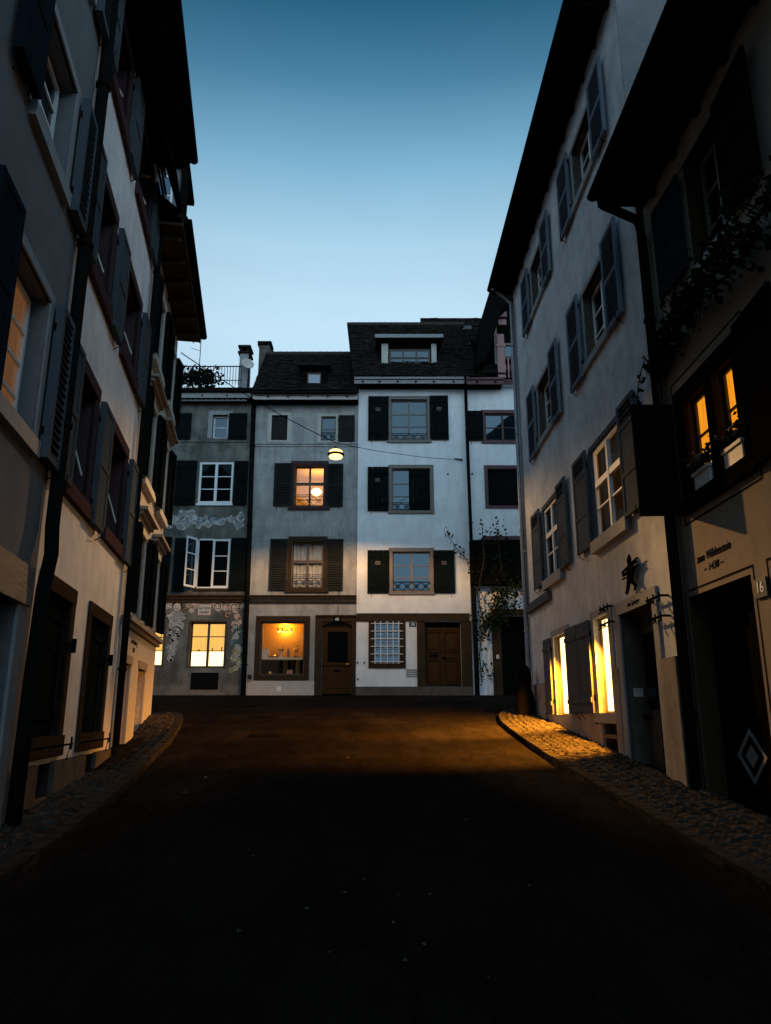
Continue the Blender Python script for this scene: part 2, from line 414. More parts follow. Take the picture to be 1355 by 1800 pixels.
def slab(h, name, mat, pts, th):
    a, b, c, d = [Vector(p) for p in pts]; n = (b - a).cross(d - a).normalized() * th
    mb = MB(); mb.hexa([a, b, c, d, a + n, b + n, c + n, d + n]); return mb.build(name, M[mat], h)

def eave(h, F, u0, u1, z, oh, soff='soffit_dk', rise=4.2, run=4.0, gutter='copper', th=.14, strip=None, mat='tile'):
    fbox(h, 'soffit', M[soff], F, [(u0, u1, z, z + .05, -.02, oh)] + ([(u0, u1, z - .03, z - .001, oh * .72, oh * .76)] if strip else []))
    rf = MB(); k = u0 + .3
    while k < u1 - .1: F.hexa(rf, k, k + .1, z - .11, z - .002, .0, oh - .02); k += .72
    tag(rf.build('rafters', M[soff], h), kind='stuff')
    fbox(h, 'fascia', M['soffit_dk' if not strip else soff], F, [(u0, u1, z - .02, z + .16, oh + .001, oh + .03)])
    mb = MB(); n = 9
    ring = [(oh + .1 + .075 * math.cos(PI + PI * k / (n - 1)), z + .15 + .075 * math.sin(PI + PI * k / (n - 1))) for k in range(n)]
    for k in range(n - 1):
        (da, za), (db, zb) = ring[k], ring[k + 1]
        mb.quad(F.P(u0, za, da), F.P(u1, za, da), F.P(u1, zb, db), F.P(u0, zb, db))
    for u in (u0, u1): mb.add([F.P(u, zz, dd) for dd, zz in ring], [list(range(n))])
    mb.build('gutter', M[gutter], h, recalc=False)
    rb = MB(); a = [(oh + .1, z + .19), (-run, z + .19 + rise), (-run, z + .05 + rise), (oh + .04, z + .08)]
    rb.hexa([F.P(u0, a[0][1], a[0][0]), F.P(u0, a[1][1], a[1][0]), F.P(u0, a[2][1], a[2][0]), F.P(u0, a[3][1], a[3][0]),
             F.P(u1, a[0][1], a[0][0]), F.P(u1, a[1][1], a[1][0]), F.P(u1, a[2][1], a[2][0]), F.P(u1, a[3][1], a[3][0])])
    b = [(-run + .01, z + .19 + rise), (-2 * run, z + .19), (-2 * run, z + .05), (-run + .01, z + .05 + rise)]
    rb.hexa([F.P(u0, q[1], q[0]) for q in b] + [F.P(u1, q[1], q[0]) for q in b])
    for u in (u0 + .03, u1 - .03):      # gable triangles close the loft
        rb.add([F.P(u, z + .06, 0), F.P(u, z + .04 + rise, -run), F.P(u, z + .06, -2 * run)], ((0, 1, 2),))
    rb.build('roof', M[mat], h, recalc=False)
def room(h, F, u0, u1, z0, z1, da, db, mat, name='room', floor=None):
    mb = MB(); P = F.P
    mb.quad(P(u0, z0, -db), P(u1, z0, -db), P(u1, z1, -db), P(u0, z1, -db))
    for u in (u0, u1): mb.quad(P(u, z0, -da), P(u, z0, -db), P(u, z1, -db), P(u, z1, -da))
    for z in (z0, z1): mb.quad(P(u0, z, -da), P(u1, z, -da), P(u1, z, -db), P(u0, z, -db))
    return mb.build(name, M[mat], h, recalc=False)
def lamp_point(name, loc, col, power, r=.05, parent=None):
    l = bpy.data.lights.new(name, 'POINT'); l.color = col; l.energy = power; l.shadow_soft_size = r
    o = bpy.data.objects.new(name, l); COL.objects.link(o); o.location = loc
    if parent is not None: o.parent = parent
    return o
def plate(h, F, u0, u1, z0, z1, body, size, d=.0, mat='plate', lm='white', name='number_plate'):
    o = fbox(h, name, M[mat], F, [(u0, u1, z0, z1, d - .02, d + .015)])
    if body: text(o, 'digits', body, F, (u0 + u1) / 2, (z0 + z1) / 2, size, lm, d + .018)
    return o
WL = 80; SKYK = 1.0; EXPO = 0.0; LAMPW = 3600; GLOWDIR = (.48, -.87, .1); GLOWK = 3.9
LOBES = ((-180, .5), (-90, .55), (-40, .5), (-14, 1.6), (-6, 1.35), (0, .12), (13, .12), (17, 3.4), (22, 3.4), (26, .6), (34, .3), (70, .3), (120, .5), (180, .5))
SKYSTOPS = [(.1, (.47, .67, .86)), (.47, (.49, .69, .84)), (.56, (.37, .59, .75)), (.635, (.19, .41, .59)), (.70, (.068, .22, .365)), (.76, (.016, .115, .22)), (1, (.01, .07, .14))]
# ================================================================== LEFT SIDE
# ---- nearest grey house
h = thing('grey_house', 'grey plastered townhouse nearest on the left, dark folded shutters and a timber garage beam', 'house')
F = FL
LW = [(5.6, 6.8, 5.22, 6.5), (5.6, 6.8, 2.48, 3.98), (5.55, 6.85, 7.9, 9.3), (2.6, 3.8, 5.22, 6.5), (2.6, 3.8, 2.48, 3.98)]
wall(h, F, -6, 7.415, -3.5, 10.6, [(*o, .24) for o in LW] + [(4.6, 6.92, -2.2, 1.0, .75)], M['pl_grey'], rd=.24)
for i, (a, b, c, d) in enumerate(LW):
    lit = i == 1
    o = window(h, F, a + .06, b - .06, c + .04, d - .05, 2, 4, .2, 'white', 'lit_l1' if lit else 'glass', fw=.05, sill=(.1, .07, .16, 'stone_grey'), label='window with dim orange light inside' if lit else None)
    fbox(o, 'surround', M['stone_grey'], F, [(a - .1, a, c, d, -.02, .02), (b, b + .1, c, d, -.02, .02), (a - .1, b + .1, d, d + .1, -.02, .022)])
    shutter(h, F, b + .12, -1, .46, c - .08, d + .05, 180, 'louver1', 'shut_slate', th=.085, d0=.035)
    shutter(h, F, a - .1, 1, .55, c - .02, d + .1, 180, 'twopanel', 'shut_night', th=.08, d0=.045)
fbox(h, 'beam', M['beam'], F, [(4.2, 7.2, 1.0, 1.36, -.3, .06)])
fbox(h, 'jamb', M['stone_grey'], F, [(6.92, 7.16, -2.2, 1.0, -.5, .03)])
fbox(h, 'garage_door', M['door_bk'], F, [(4.6, 6.92, -2.2, 1.0, -.75, -.7)])
text(h, 'inscription', 'Zum Rohenstalden', F, 5.28, 1.98, .17, 'letter', shear=.15)
text(h, 'inscription', '1392 anno d', F, 5.35, 1.74, .17, 'letter', shear=.15)
eave(h, F, -6, 7.4, 10.6, .6)
pipe(h, F, [(7.42, 10.4, .1), (7.42, 1.85, .1), (7.39, 1.55, .13), (7.36, 1.2, .1), (7.3, .3, .1), (7.26, -1.2, .1)], .07)
s = thing('street_sign', 'small blue enamel street sign on the beam end at the left picture edge', 'street sign')
plate(s, F, 5.5, 6.02, 1.08, 1.28, '', .1, .065, name='sign_plate')
fbox(s, 'border', M['white'], F, [(5.53, 5.99, 1.10, 1.26, .079, .082)]); fbox(s, 'field', M['plate'], F, [(5.55, 5.97, 1.12, 1.24, .081, .085)])

# ---- peach lit house
h = thing('white_townhouse', 'white townhouse second on the left with two tall closed black ground floor shutters', 'house')
A, B_ = (8.05, 9.12), (10.28, 11.42)
rows_ = [(2.5, 3.95), (5.24, 6.55), (7.98, 9.12)]
ops = [(a, b, c, d, .3) for a, b in (A, B_) for c, d in rows_] + [(7.76, 8.92, -.2, 1.28, .12), (10.02, 11.28, -.2, 1.28, .12)]
ops += [(8.1, 8.75, -.82, -.48, .25), (10.35, 11.0, -.72, -.48, .25)]
wall(h, F, 7.42, 12.2, -3.2, 9.35, ops, M['pl_white'], reveal='stone_red')
for a, b in (A, B_):
    for r, (c, d) in enumerate(rows_):
        o = window(h, F, a + .05, b - .05, c + .03, d - .04, 2, 3, .27, 'frame_br', 'glass', fw=.05, sill=(.18, .07, .18, 'stone_red'))
        fbox(o, 'lintel', M['stone_red'], F, [(a - .12, b + .12, d, d + .16, -.05, .03)])
        each(o, 'jamb', M['stone_red'], F, [(a - .11, a, c, d, -.05, .024), (b, b + .11, c, d, -.05, .024)])
        r_ = MB(); r_.tube([F.P(b - .1, c + .95, -.24), F.P(b - .42, c + .28, .02)], .012, 6); r_.build('stay_rod', M['cream'], o)
        shutter(h, F, b + .13, -1, .60, c - .16, d + .02, 180, 'twopanel', 'shut_grey', th=.075, d0=.03)
        if a < 9: shutter(h, F, a - .13, 1, .4, c - .1, d + .02, 180, 'twopanel', 'shut_grey', th=.08, d0=.04)
for a, b in ((7.76, 8.92), (10.02, 11.28)):
    o = fbox(h, 'door_surround', M['stone_brown'], F, [(a - .17, a, -.2, 1.28, -.05, .025), (b, b + .17, -.2, 1.28, -.05, .025), (a - .17, b + .17, 1.28, 1.45, -.05, .03), (a - .17, b + .17, -.42, -.2, -.05, .05)])
    m_ = (a + b) / 2
    for p, q, sd in ((a, m_ - .004, 1), (b, m_ + .004, -1)):
        shutter(h, F, p, sd, abs(q - p), -.19, 1.27, 0, 'board', 'shut_black', d0=-.06, hooks=False)
    k = MB(); k.tube([F.P(b - .5, .86, .0), F.P(b + .02, .8, .03), F.P(b + .1, .8, .06)], .014, 6); k.tube([F.P(b + .1, .72, .06), F.P(b + .1, .88, .06)], .03, 8); k.build('latch', M['iron'], h); k = MB()
    k.tube([F.P(a - .1, -.32, .02), F.P(a - .1, -.3, .12), F.P(b + .25, -.3, .12), F.P(b + .3, -.3, .09), F.P(b + .3, -.48, .06)], .012, 6); k.tube([F.P(b + .2, -.36, .12), F.P(b + .2, -.22, .12)], .012, 6)
    k.build('hold_bar', M['iron'], h)
each(h, 'plinth', M['plinth'], F, [(7.43, 8.1, -3, -.47, -.01, .05), (8.75, 10.35, -3, -.47, -.01, .05), (11.0, 12.19, -3, -.47, -.01, .05), (8.1, 8.75, -3, -.82, -.01, .05), (10.35, 11.0, -3, -.72, -.01, .05)])
each(h, 'cellar_grille', M['iron'], F, [(8.1, 8.75, -.82, -.48, -.2, -.18), (10.35, 11.0, -.72, -.48, -.2, -.18)])
eave(h, F, 7.42, 11.36, 9.35, .6, strip=True, soff='soffit_dk')
mb = MB(); mb.hexa([F.P(11.36, 9.1, -.01), F.P(12.2, 9.1, -.01), F.P(12.2, 9.1, -7), F.P(11.36, 9.1, -7), F.P(11.36, 9.9, -.01), F.P(12.2, 9.9, -.01), F.P(12.2, 9.9, -7), F.P(11.36, 9.9, -7)])
mb.build('attic_wall', M['pl_white'], h)
mb = MB()
mb.hexa([F.P(10.5, 10.1, .05), F.P(12.15, 10.1, .05), F.P(12.15, 8.78, .45), F.P(10.5, 8.78, .45), F.P(10.5, 10.16, .1), F.P(12.15, 10.16, .1), F.P(12.15, 8.84, .5), F.P(10.5, 8.84, .5)])
for q in (.1, .3, .5): 
    z = 9.9 - q * 2; d = .11 + .2 * q; F.hexa(mb, 10.6, 12.14, z, z + .04, d - .04, d - .004)
mb.build('awning', M['soffit_dk'], h)
mb = MB(); mb.tube([F.P(11.0, 8.75, .03), F.P(12.14, 8.8, .46)], .015, 6); mb.build('awning_arm', M['iron'], h)
pipe(h, F, [(12.17, 8.9, .1), (12.17, -.45, .1)], .055)
pipe(h, F, [(12.17, -.45, .1), (12.17, -1.3, .1)], .075)

# ---- far left house with stone pediments
h = thing('pediment_house', 'rough plastered corner house far left with stone window pediments', 'house')
ca, cb = (13.02, 13.98), (15.15, 16.05)
rows_ = [(1.72, 3.2), (4.12, 5.7), (6.5, 7.95)]
ops = [(a, b, c, d, .28) for a, b in (ca, cb) for c, d in rows_] + [(12.5, 13.45, -1.2, .86, .45), (14.3, 15.25, -.35, .86, .35)]
wall(h, F, 12.2, 16.45, -3, 8.55, ops, M['pl_rough'])
for a, b in (ca, cb):
    for r, (c, d) in enumerate(rows_):
        o = window(h, F, a + .04, b - .04, c + .03, d - .03, 2, 3, .2, 'white', 'glass', fw=.05)
        fbox(o, 'surround', M['stone_pale'], F, [(a - .13, a, c, d, -.05, .04), (b, b + .13, c, d, -.05, .04), (a - .13, b + .13, d, d + .14, -.05, .044)])
        if r: fbox(o, 'sill', M['stone_pale'], F, [(a - .2, b + .2, c - .14, c - .005, -.05, .11)])
        if r < 2:
            mb = MB(); zt = d + .2
            F.hexa(mb, a - .24, b + .24, zt, zt + .07, -.02, .12); F.hexa(mb, a - .28, b + .28, zt + .07, zt + .13, -.02, .2); F.hexa(mb, a - .2, b + .2, zt - .06, zt, -.02, .06)
            mb.build('pediment', M['stone_gold'], o)
        for hg, sd in ((a - .02, 1), (b + .02, -1)):
            shutter(h, F, hg, sd, .38, c - .02, d + .02, 178 if sd > 0 else 170, 'louver1', 'shut_black', th=.06, d0=.055)
fbox(h, 'cornice', M['stone_gold'], F, [(12.24, 16.5, 1.43, 1.5, -.01, .1), (12.24, 16.53, 1.5, 1.58, -.01, .17)])
each(h, 'ground_floor_plaster', M['stone_pale'], F, [(12.24, 12.5, -1.5, 1.42, -.02, .03), (12.5, 13.45, .86, 1.42, -.02, .03), (13.45, 14.3, -1.2, 1.42, -.02, .03), (14.3, 15.25, .86, 1.42, -.02, .03), (15.25, 16.48, -1, 1.42, -.02, .03), (14.3, 15.25, -1, -.35, -.02, .03)])
for a, b, z0 in ((12.5, 13.45, -1.2), (14.3, 15.25, -.35)):
    fbox(h, 'door_lintel', M['stone_gold'], F, [(a - .08, b + .08, .86, 1.0, -.1, .045)])
    fbox(h, 'door', M['door_gr'], F, [(a, b, z0, .86, -.42 if z0 < -1 else -.33, -.3), (a + .12, b - .12, z0 + .9, .7, -.3, -.28)])
text(h, 'inscription', 'Zum Rosberg', F, 13.5, 1.26, .13, 'letter', .04); text(h, 'inscription', '1438', F, 13.5, 1.12, .12, 'letter', .04)
eave(h, F, 11.9, 16.36, 8.55, .5, soff='soffit', strip=True, rise=3.6, run=3.7)
# attic dormer flush with the wall, its cheek facing down the street
mb = MB(); F.hexa(mb, 15.0, 16.2, 8.75, 12.2, -2.2, -.03); o = mb.build('dormer', M['pl_grey'], h)
mb = MB(); F.hexa(mb, 14.85, 16.3, 12.2, 12.32, -2.4, .16); F.hexa(mb, 14.9, 15.05, 8.75, 12.2, .0, .16); mb.build('dormer_roof', M['soffit_dk'], o)
mb = MB()
for za, zb, da, db in ((10.95, 11.95, -.62, -.57), (10.95, 11.95, -.22, -.17), (10.95, 11.0, -.57, -.22), (11.9, 11.95, -.57, -.22), (11.4, 11.44, -.57, -.22)): F.hexa(mb, 14.95, 14.99, za, zb, da, db)
mb.build('dormer_window', M['white'], o)
mb = MB(); F.hexa(mb, 14.96, 14.985, 10.97, 11.93, -.6, -.2); mb.build('dormer_pane', M['glass_sky'], o)

# ================================================================== BACK ROW
def blob(mb, F, cx, cz, rx, rz, d, mi, jag=.18, n=14, rot=0):
    mb.mi = mi; pts = []
    for k in range(n):
        t = 2 * PI * k / n; q = 1 + random.uniform(-jag, jag); x = rx * q * math.cos(t); z = rz * q * math.sin(t)
        pts.append(F.P(cx + x * math.cos(rot) - z * math.sin(rot), cz + x * math.sin(rot) + z * math.cos(rot), d))
    mb.add(pts, [list(range(n))])
def stroke(mb, F, pts, w, d, mi):
    mb.mi = mi
    for (x0, z0), (x1, z1) in zip(pts, pts[1:]):
        dx, dz = x1 - x0, z1 - z0; L = math.hypot(dx, dz) or 1; px, pz = -dz / L * w / 2, dx / L * w / 2; ex, ez = dx / L * w * .3, dz / L * w * .3
        mb.quad(F.P(x0 + px - ex, z0 + pz - ez, d), F.P(x1 + px + ex, z1 + pz + ez, d), F.P(x1 - px + ex, z1 - pz + ez, d), F.P(x0 - px - ex, z0 - pz - ez, d))
MM = ['m_pale', 'm_grey', 'm_dark', 'm_teal', 'm_rose', 'm_olive']
class Paint:
    def __init__(s, F): s.mb = MB(); s.F = F; s.k = 0
    def d(s): s.k += 1; return .004 + s.k * .00002
    def spot(s, x, y, rx, ry, fill, line=0, jag=.2):
        cx, cz = X(x, y), Z(y); k = X(x + 1, y) - X(x, y)
        if line is not None: blob(s.mb, s.F, cx, cz, (rx + 1) * k, (ry + 1) * k, s.d(), line, jag)
        blob(s.mb, s.F, cx, cz, rx * k, ry * k, s.d(), fill, jag * .6)
    def line(s, pts, w, mi): stroke(s.mb, s.F, [(X(x, y), Z(y)) for x, y in pts], w, s.d(), mi)
    def flower(s, x, y, r, a, b):
        for k in range(5):
            t = k * 1.257 + random.random(); s.spot(x + r * .6 * math.cos(t), y + r * .6 * math.sin(t), r * .45, r * .45, a, b)
        s.spot(x, y, r * .3, r * .3, b, None)
    def done(s, h): return s.mb.build('mural', [M[q] for q in MM], h, recalc=False)

h = thing('mural_house', 'dark grey back row house with painted figures around its lit ground floor windows', 'house')
F = FB1; ops = []
def W(*r): q = rect(*r); ops.append((*q, .25)); return q
w_3 = W(374, 729, 401, 770); w_2a = W(280, 811, 308, 885); w_2 = W(350, 812, 410, 885); w_1 = W(346, 947, 404, 1034); w_0 = W(333, 1093, 396, 1174); w_0a = W(240, 1096, 287, 1172); v_0 = W(339, 1184.5, 381, 1210)
zt = Z(699, 25.6)
wall(h, F, -11, X(437, 950), -.6, zt, ops, M['pl_mural'], opened=(3,))
window(h, F, *w_3, 1, 2, .2, 'white', 'glass_sky', fw=.06, surround=(.16, .02, 'stone_grey'))
window(h, F, *w_2, 2, 3, .06, 'white', 'glass', fw=.075, sill=(.04, .06, .08, 'white')); window(h, F, *w_2a, 1, 3, .06, 'white', 'glass', fw=.075)
a, b, c, d = w_1; m_ = X(375, 990)
o = window(h, F, m_ - .04, b, c, d, 1, 3, .06, 'white', 'glass', fw=.075); fbox(o, 'frame_edge', M['white'], F, [(a, a + .05, c, d, -.08, .01), (a, m_ - .045, c, c + .05, -.08, .01), (a, m_ - .045, d - .05, d, -.08, .01)])
fbox(o, 'sill', M['stone_brown'], F, [(a - .05, b + .05, c - .09, c - .004, -.1, .05)])
fbox(h, 'dark_room', M['dark'], F, [(a, b, c, d, -.9, -.86)])
# the casement standing open to the left
ang = math.radians(118); wl = m_ - a - .03
def Q(x, z, y): return F.P(a + math.cos(ang) * x - math.sin(ang) * 0, z, .02 + math.sin(ang) * x + y)
mb = MB()
def cbx(x0, x1, za, zb): mb.hexa([Q(x0, za, 0), Q(x1, za, 0), Q(x1, za, .04), Q(x0, za, .04), Q(x0, zb, 0), Q(x1, zb, 0), Q(x1, zb, .04), Q(x0, zb, .04)])
for r in ((0, .07, c, d), (wl - .07, wl, c, d), (.07, wl - .07, c, c + .07), (.07, wl - .07, d - .07, d), (.07, wl - .07, c + (d - c) * .35 - .02, c + (d - c) * .35 + .02), (.07, wl - .07, c + (d - c) * .67 - .02, c + (d - c) * .67 + .02)): cbx(*r)
oc = mb.build('open_casement', M['white'], h)
mb = MB(); mb.quad(Q(.06, c + .06, .02), Q(wl - .06, c + .06, .02), Q(wl - .06, d - .06, .02), Q(.06, d - .06, .02)); mb.build('pane', M['glass_sky'], oc)
for w_ in (w_0, w_0a):
    a, b, c, d = w_; cc = c + (d - c) * .36
    o = window(h, F, a, b, c, d, 2, 3, .2, 'frame_br', 'lit_em', fw=.06, surround=(.05, .02, 'frame_br'), rails=[.36, .70], label='lit window with a bright low curtain')
    fbox(o, 'curtain', M['lit_low'], F, [(a + .05, (a + b) / 2 - .05, c + .06, cc, -.175, -.17), ((a + b) / 2 + .05, b - .05, c + .06, cc, -.175, -.17)])
    for k in range(5):
        u = a + .12 + random.uniform(0, b - a - .24); mb = MB(); mb.tube([F.P(u, cc, -.165), F.P(u, cc + random.uniform(.05, .16), -.165)], .02, 6); mb.build('sill_ornament', M['frame_br'], o)
fbox(h, 'cellar_grille', M['iron'], F, [(v_0[0] - .06, v_0[1] + .06, v_0[2] - .04, v_0[3] + .04, -.1, .02)])
def shut_px(x0, y0, x1, y1, style='board', mat='shut_black', F_=None, hinge='r', **kw):
    a, b, c, d = rect(x0, y0, x1, y1); f = F_ or F
    if hinge == 'r': return shutter(h, f, b, 1, b - a, c, d, 180, style, mat, **kw)
    return shutter(h, f, a, -1, b - a, c, d, 180, style, mat, **kw)
for r, hg in (((309, 727, 337, 773), 'l'), ((403, 727, 435, 773), 'l'), ((309.5, 810, 345.5, 888), 'r'), ((412, 811, 436, 888), 'l'), ((306, 946, 325, 1040), 'r'), ((284, 944, 300, 1042), 'l'), ((405.5, 946, 434, 1038), 'l')):
    shut_px(*r, hinge=hg)
fbox(h, 'string_course', M['pl_mural'], F, [(-10, X(437, 775), Z(777), Z(773.5), -.01, .03)])
fbox(h, 'cornice', M['stone_brown'], F, [(-10, X(434, 1050), Z(1049), Z(1046), -.01, .14), (-10, X(434, 1050), Z(1054), Z(1049), -.01, .09), (-10, X(434, 1050), Z(1059), Z(1054.5), -.01, .05)])
fbox(h, 'fascia', M['stone_grey'], F, [(-11, X(441, 695, 25.6), Z(699, 25.6), Z(690.5, 25.6), .36, .42), (-11, X(435, 700, 25.7), Z(704.5, 25.7), Z(699, 25.7) - .003, .26, .32)])
mb = MB()
for k in range(14):
    for y_, Y_, r_ in ((695, 25.59, .03), (702, 25.69, .028)):
        p = at(312 + k * (44 if y_ == 695 else 9.3), y_, Y_)
        if p.x < X(436, 700, Y_): mb.tube([(p.x, Y_ - .02, p.z), (p.x, Y_ + .03, p.z)], r_, 8)
mb.build('rafter_bolt', M['iron'], h)
fbox(h, 'soffit', M['soffit_dk'], F, [(-11, X(436, 700, 25.7), zt - .02, zt + .04, 0, .36)])
ze = Z(689, 25.55)
tiled_roof(h, (-10.5, 25.5, ze), (X(443, 688, 25.5), 25.5, ze), (0, .9, .55), course=.16)
fbox(h, 'terrace_deck', M['soffit_dk'], F, [(-11, X(443, 680, 26.4), ze + .3, ze + .5, -6, -.3)])
r0 = at(306, 644, 26.5); r1 = at(426, 644, 26.5); zb = at(400, 672, 26.5).z
mb = MB(); mb.tube([(-10, 26.5, r0.z), (r1.x, 26.5, r1.z)], .022, 6); mb.tube([(-10, 26.5, zb + .08), (r1.x, 26.5, zb + .08)], .016, 6)
n = 44
for k in range(n): 
    x = -10 + (r1.x + 10) * k / (n - 1); mb.tube([(x, 26.5, zb - .1), (x, 26.5, r0.z)], .012, 5)
mb.build('railing', M['iron'], h)
def chimney(h, x0, x1, y0, y1, Y, mat, cap=.18, capmat='tile'):
    a = at(x0, y1, Y); b = at(x1, y0, Y); mb = MB(); mb.box(a.x, b.x, Y, Y + .55, a.z - .5, b.z)
    o = mb.build('chimney', M[mat], h); mb = MB()
    e = .07; mb.box(a.x - e, b.x + e, Y - e, Y + .55 + e, b.z, b.z + cap * .3)
    for x in (a.x, b.x - .09): mb.box(x, x + .09, Y, Y + .5, b.z + cap * .3, b.z + cap)
    mb.box(a.x - e, b.x + e, Y - e, Y + .55 + e, b.z + cap, b.z + cap * 1.35); mb.build('chimney_cap', M[capmat], o); return o
chimney(h, 419, 438, 621, 684, 26.9, 'stone_grey', .24)
pipe(h, F, [(X(447.5, 695), Z(695), .3), (X(447, 720), Z(716), .1), (X(438, 1000), Z(1000), .1), (X(429, 1222), .6, .1)], .085)
p = Paint(F)
random.seed(5)
# painted band between the upper storeys
for x, y, rx, ry, c_ in ((300, 918, 9, 5, 3), (312, 915, 8, 6, 1), (322, 908, 9, 11, 1), (318, 925, 8, 7, 1), (336, 906, 9, 8, 1), (330, 920, 7, 6, 1), (348, 915, 9, 5, 3), (362, 917, 9, 6, 3), (377, 915, 9, 5, 3), (389, 918, 7, 4, 1), (408, 912, 6, 5, 1), (421, 918, 8, 12, 1), (424, 908, 5, 7, 1)): p.spot(x, y, rx, ry, c_, 0, .28)
for k in range(16):
    p.spot(random.uniform(296, 396), 916 + random.uniform(-7, 8), random.uniform(3, 6), random.uniform(2, 5), random.choice((1, 3, 0)), 0, .3)
for k in range(26):
    x = random.uniform(296, 428); y = 915 + random.uniform(-6, 8); p.line([(x + random.uniform(-6, 6), y + random.uniform(-4, 4)) for _ in range(4)], .03, random.choice((0, 0, 3)))
p.done(h); p = Paint(F)
# garland with children above the lit window
for k in range(26):
    x = 268 + k * 6.4 + random.uniform(-2, 2)
    if 348 < x < 374: continue
    p.flower(x, 1072 + random.uniform(-10, 9), random.uniform(3.5, 6), random.choice((4, 1, 4, 0)), random.choice((0, 1, 2)))
for x, y in ((312, 1066), (383, 1066), (412, 1067)):
    s_ = 1.2 if x < 330 else .8
    p.spot(x, y, 8 * s_, 8 * s_, 2, 0); p.spot(x, y + 1, 5 * s_, 6 * s_, 0, 4, .08); p.line([(x - 3 * s_, y + 2.5), (x, y + 4.5 * s_), (x + 3 * s_, y + 2.5)], .02, 2)
    for q in (-2, 2): p.spot(x + q * s_, y - .5, .7, .7, 2, None)
p.spot(312, 1084, 14, 8, 1, 0, .12); p.spot(308, 1096, 10, 8, 1, 0, .12); p.spot(315, 1100, 8, 6, 1, 0, .15)
p.line([(318, 1078), (328, 1082), (319, 1089)], .07, 1); p.line([(304, 1082), (292, 1082), (282, 1080)], .07, 0); p.line([(300, 1092), (308, 1097), (318, 1100), (322, 1106)], .035, 0); p.line([(304, 1104), (312, 1101), (320, 1107)], .03, 2)
for k in range(26): p.spot(297 + random.uniform(0, 22) * (1 - k / 34), 1108 + k * 2.1, random.uniform(2, 4), random.uniform(1.6, 3), random.choice((1, 1, 2)), 0, .35)
p.done(h); p = Paint(F)
for k in range(34):
    y = 1082 + k * 2.9; x = 418 + 4 * math.sin(k * .7) - (k * .1); c_ = (4, 3, 3, 5, 5)[min(4, k // 7)]
    p.flower(x + random.uniform(-4, 4), y, random.uniform(3, 5), c_, random.choice((0, 0, 2, c_)))
p.done(h)
a, b, c, d = rect(348, 1062, 372, 1082)
o = fbox(h, 'banner', M['m_rose'], F, [(a, b, c, d, -.01, .012)])
fbox(o, 'banner_face', M['m_pale'], F, [(a + .02, b - .02, c + .02, d - .02, 0, .015)])
text(o, 'inscription', 'Zum fahren', F, (a + b) / 2, c + (d - c) * .68, .12, 'letter', .018, width=.4, shear=.2); text(o, 'inscription', 'Seyfhof', F, (a + b) / 2, c + (d - c) * .3, .12, 'letter', .018, width=.3, shear=.2)

# ---- number 40
h = thing('shop_house', 'grey stained back row house number 40 with the lit shop window and brown door', 'house')
F = FB2; ops = []
w3a = W(478, 730, 506, 774); w3b = W(565, 732, 591, 775); w2 = W(518, 818, 571, 890); w1 = W(513, 951, 569, 1035); sh = W(458, 1093, 536, 1187); dr = W(566, 1093, 619, 1225)
ops[0] = (*w3a, .1); ops[4] = (*sh, .14); ops[5] = (*dr, .22)
u0, u1 = X(437, 950) + .003, X(628.5, 950); zt = Z(702, 25.55)
wall(h, F, u0, u1, -.6, zt, ops, M['pl_stain'], opened=(2, 3, 4))
a, b, c, d = w3a
shutter(h, F, a + .005, 1, b - a - .01, c, d, 0, 'louver1', 'shut_dark', d0=-.06, hooks=False)
fbox(h, 'window_surround', M['stone_pale'], F, [(a - .13, a, c, d, -.05, .015), (b, b + .13, c, d, -.05, .015), (a - .13, b + .13, d, d + .1, -.05, .018), (a - .13, b + .13, c - .06, c, -.05, .018)])
ga, gb, gc, gd = rect(514, 733, 538, 776); fbox(h, 'painted_shutter', M['stone_grey'], F, [(ga + .04, gb - .04, gc + k * (gd - gc) / 10, gc + (k + .72) * (gd - gc) / 10, -.01, .006) for k in range(10)])
window(h, F, *w3b, 1, 2, .12, 'frame_gr', 'glass_sky', fw=.045, surround=(.13, .015, 'stone_pale', .1), sill=(.13, .05, .06, 'stone_pale'), grille=.34)
shut_px(595.5, 731, 624, 777, 'twopanel', 'shut_dark', hinge='l')
a, b, c, d = w2
o = window(h, F, *w2, 2, 2, .22, 'frame_br', 'glass_clear', fw=.055, surround=(.13, .02, 'stone_red', .16), sill=(.2, .09, .13, 'stone_red'), transom=.62, grille=.36, rails=[.16, .3], thick=.015, label='lit orange window')
room(h, F, a - .6, b + .6, c - .5, d + .15, .24, 2.3, 'roomcream'); lamp_point('room_light', F.P((a + b) / 2 + .2, d - .35, -1.2), (1, .46, .05), 30, .1, h)
mb = MB(); cc_ = at(557, 865, 26.9); mb.lathe([(.001, -.15), (.11, -.12), (.19, -.04), (.19, .04), (.11, .12), (.001, .15)], cc_, 16) ; g_ = mb.build('globe_lamp', M['bulb'], h, smooth=True)
for r, hg in (((482.5, 815, 514, 890), 'r'), ((575, 816, 604, 891), 'l'), ((475, 948, 506, 1038), 'r'), ((574, 948, 604, 1038), 'l')): shut_px(*r, 'louver', 'shut_dark', hinge=hg)
window(h, F, *w1, 2, 2, .2, 'frame_br', 'glass_clear', fw=.055, surround=(.13, .02, 'stone_brown', .16), sill=(.2, .09, .13, 'stone_brown'), transom=.62, grille=.36, rails=[.16, .3], thick=.015, curtain=True)
fbox(h, 'string_course', M['pl_stain'], F, [(u0, u1, Z(785), Z(782), -.01, .03), (u0, u1, Z(781), Z(778), -.01, .05)])
fbox(h, 'cornice', M['stone_brown'], F, [(u0, u1, Z(1049), Z(1047), -.01, .14), (u0, u1, Z(1053), Z(1049), -.01, .1), (u0, u1, Z(1060), Z(1056), -.01, .08)])
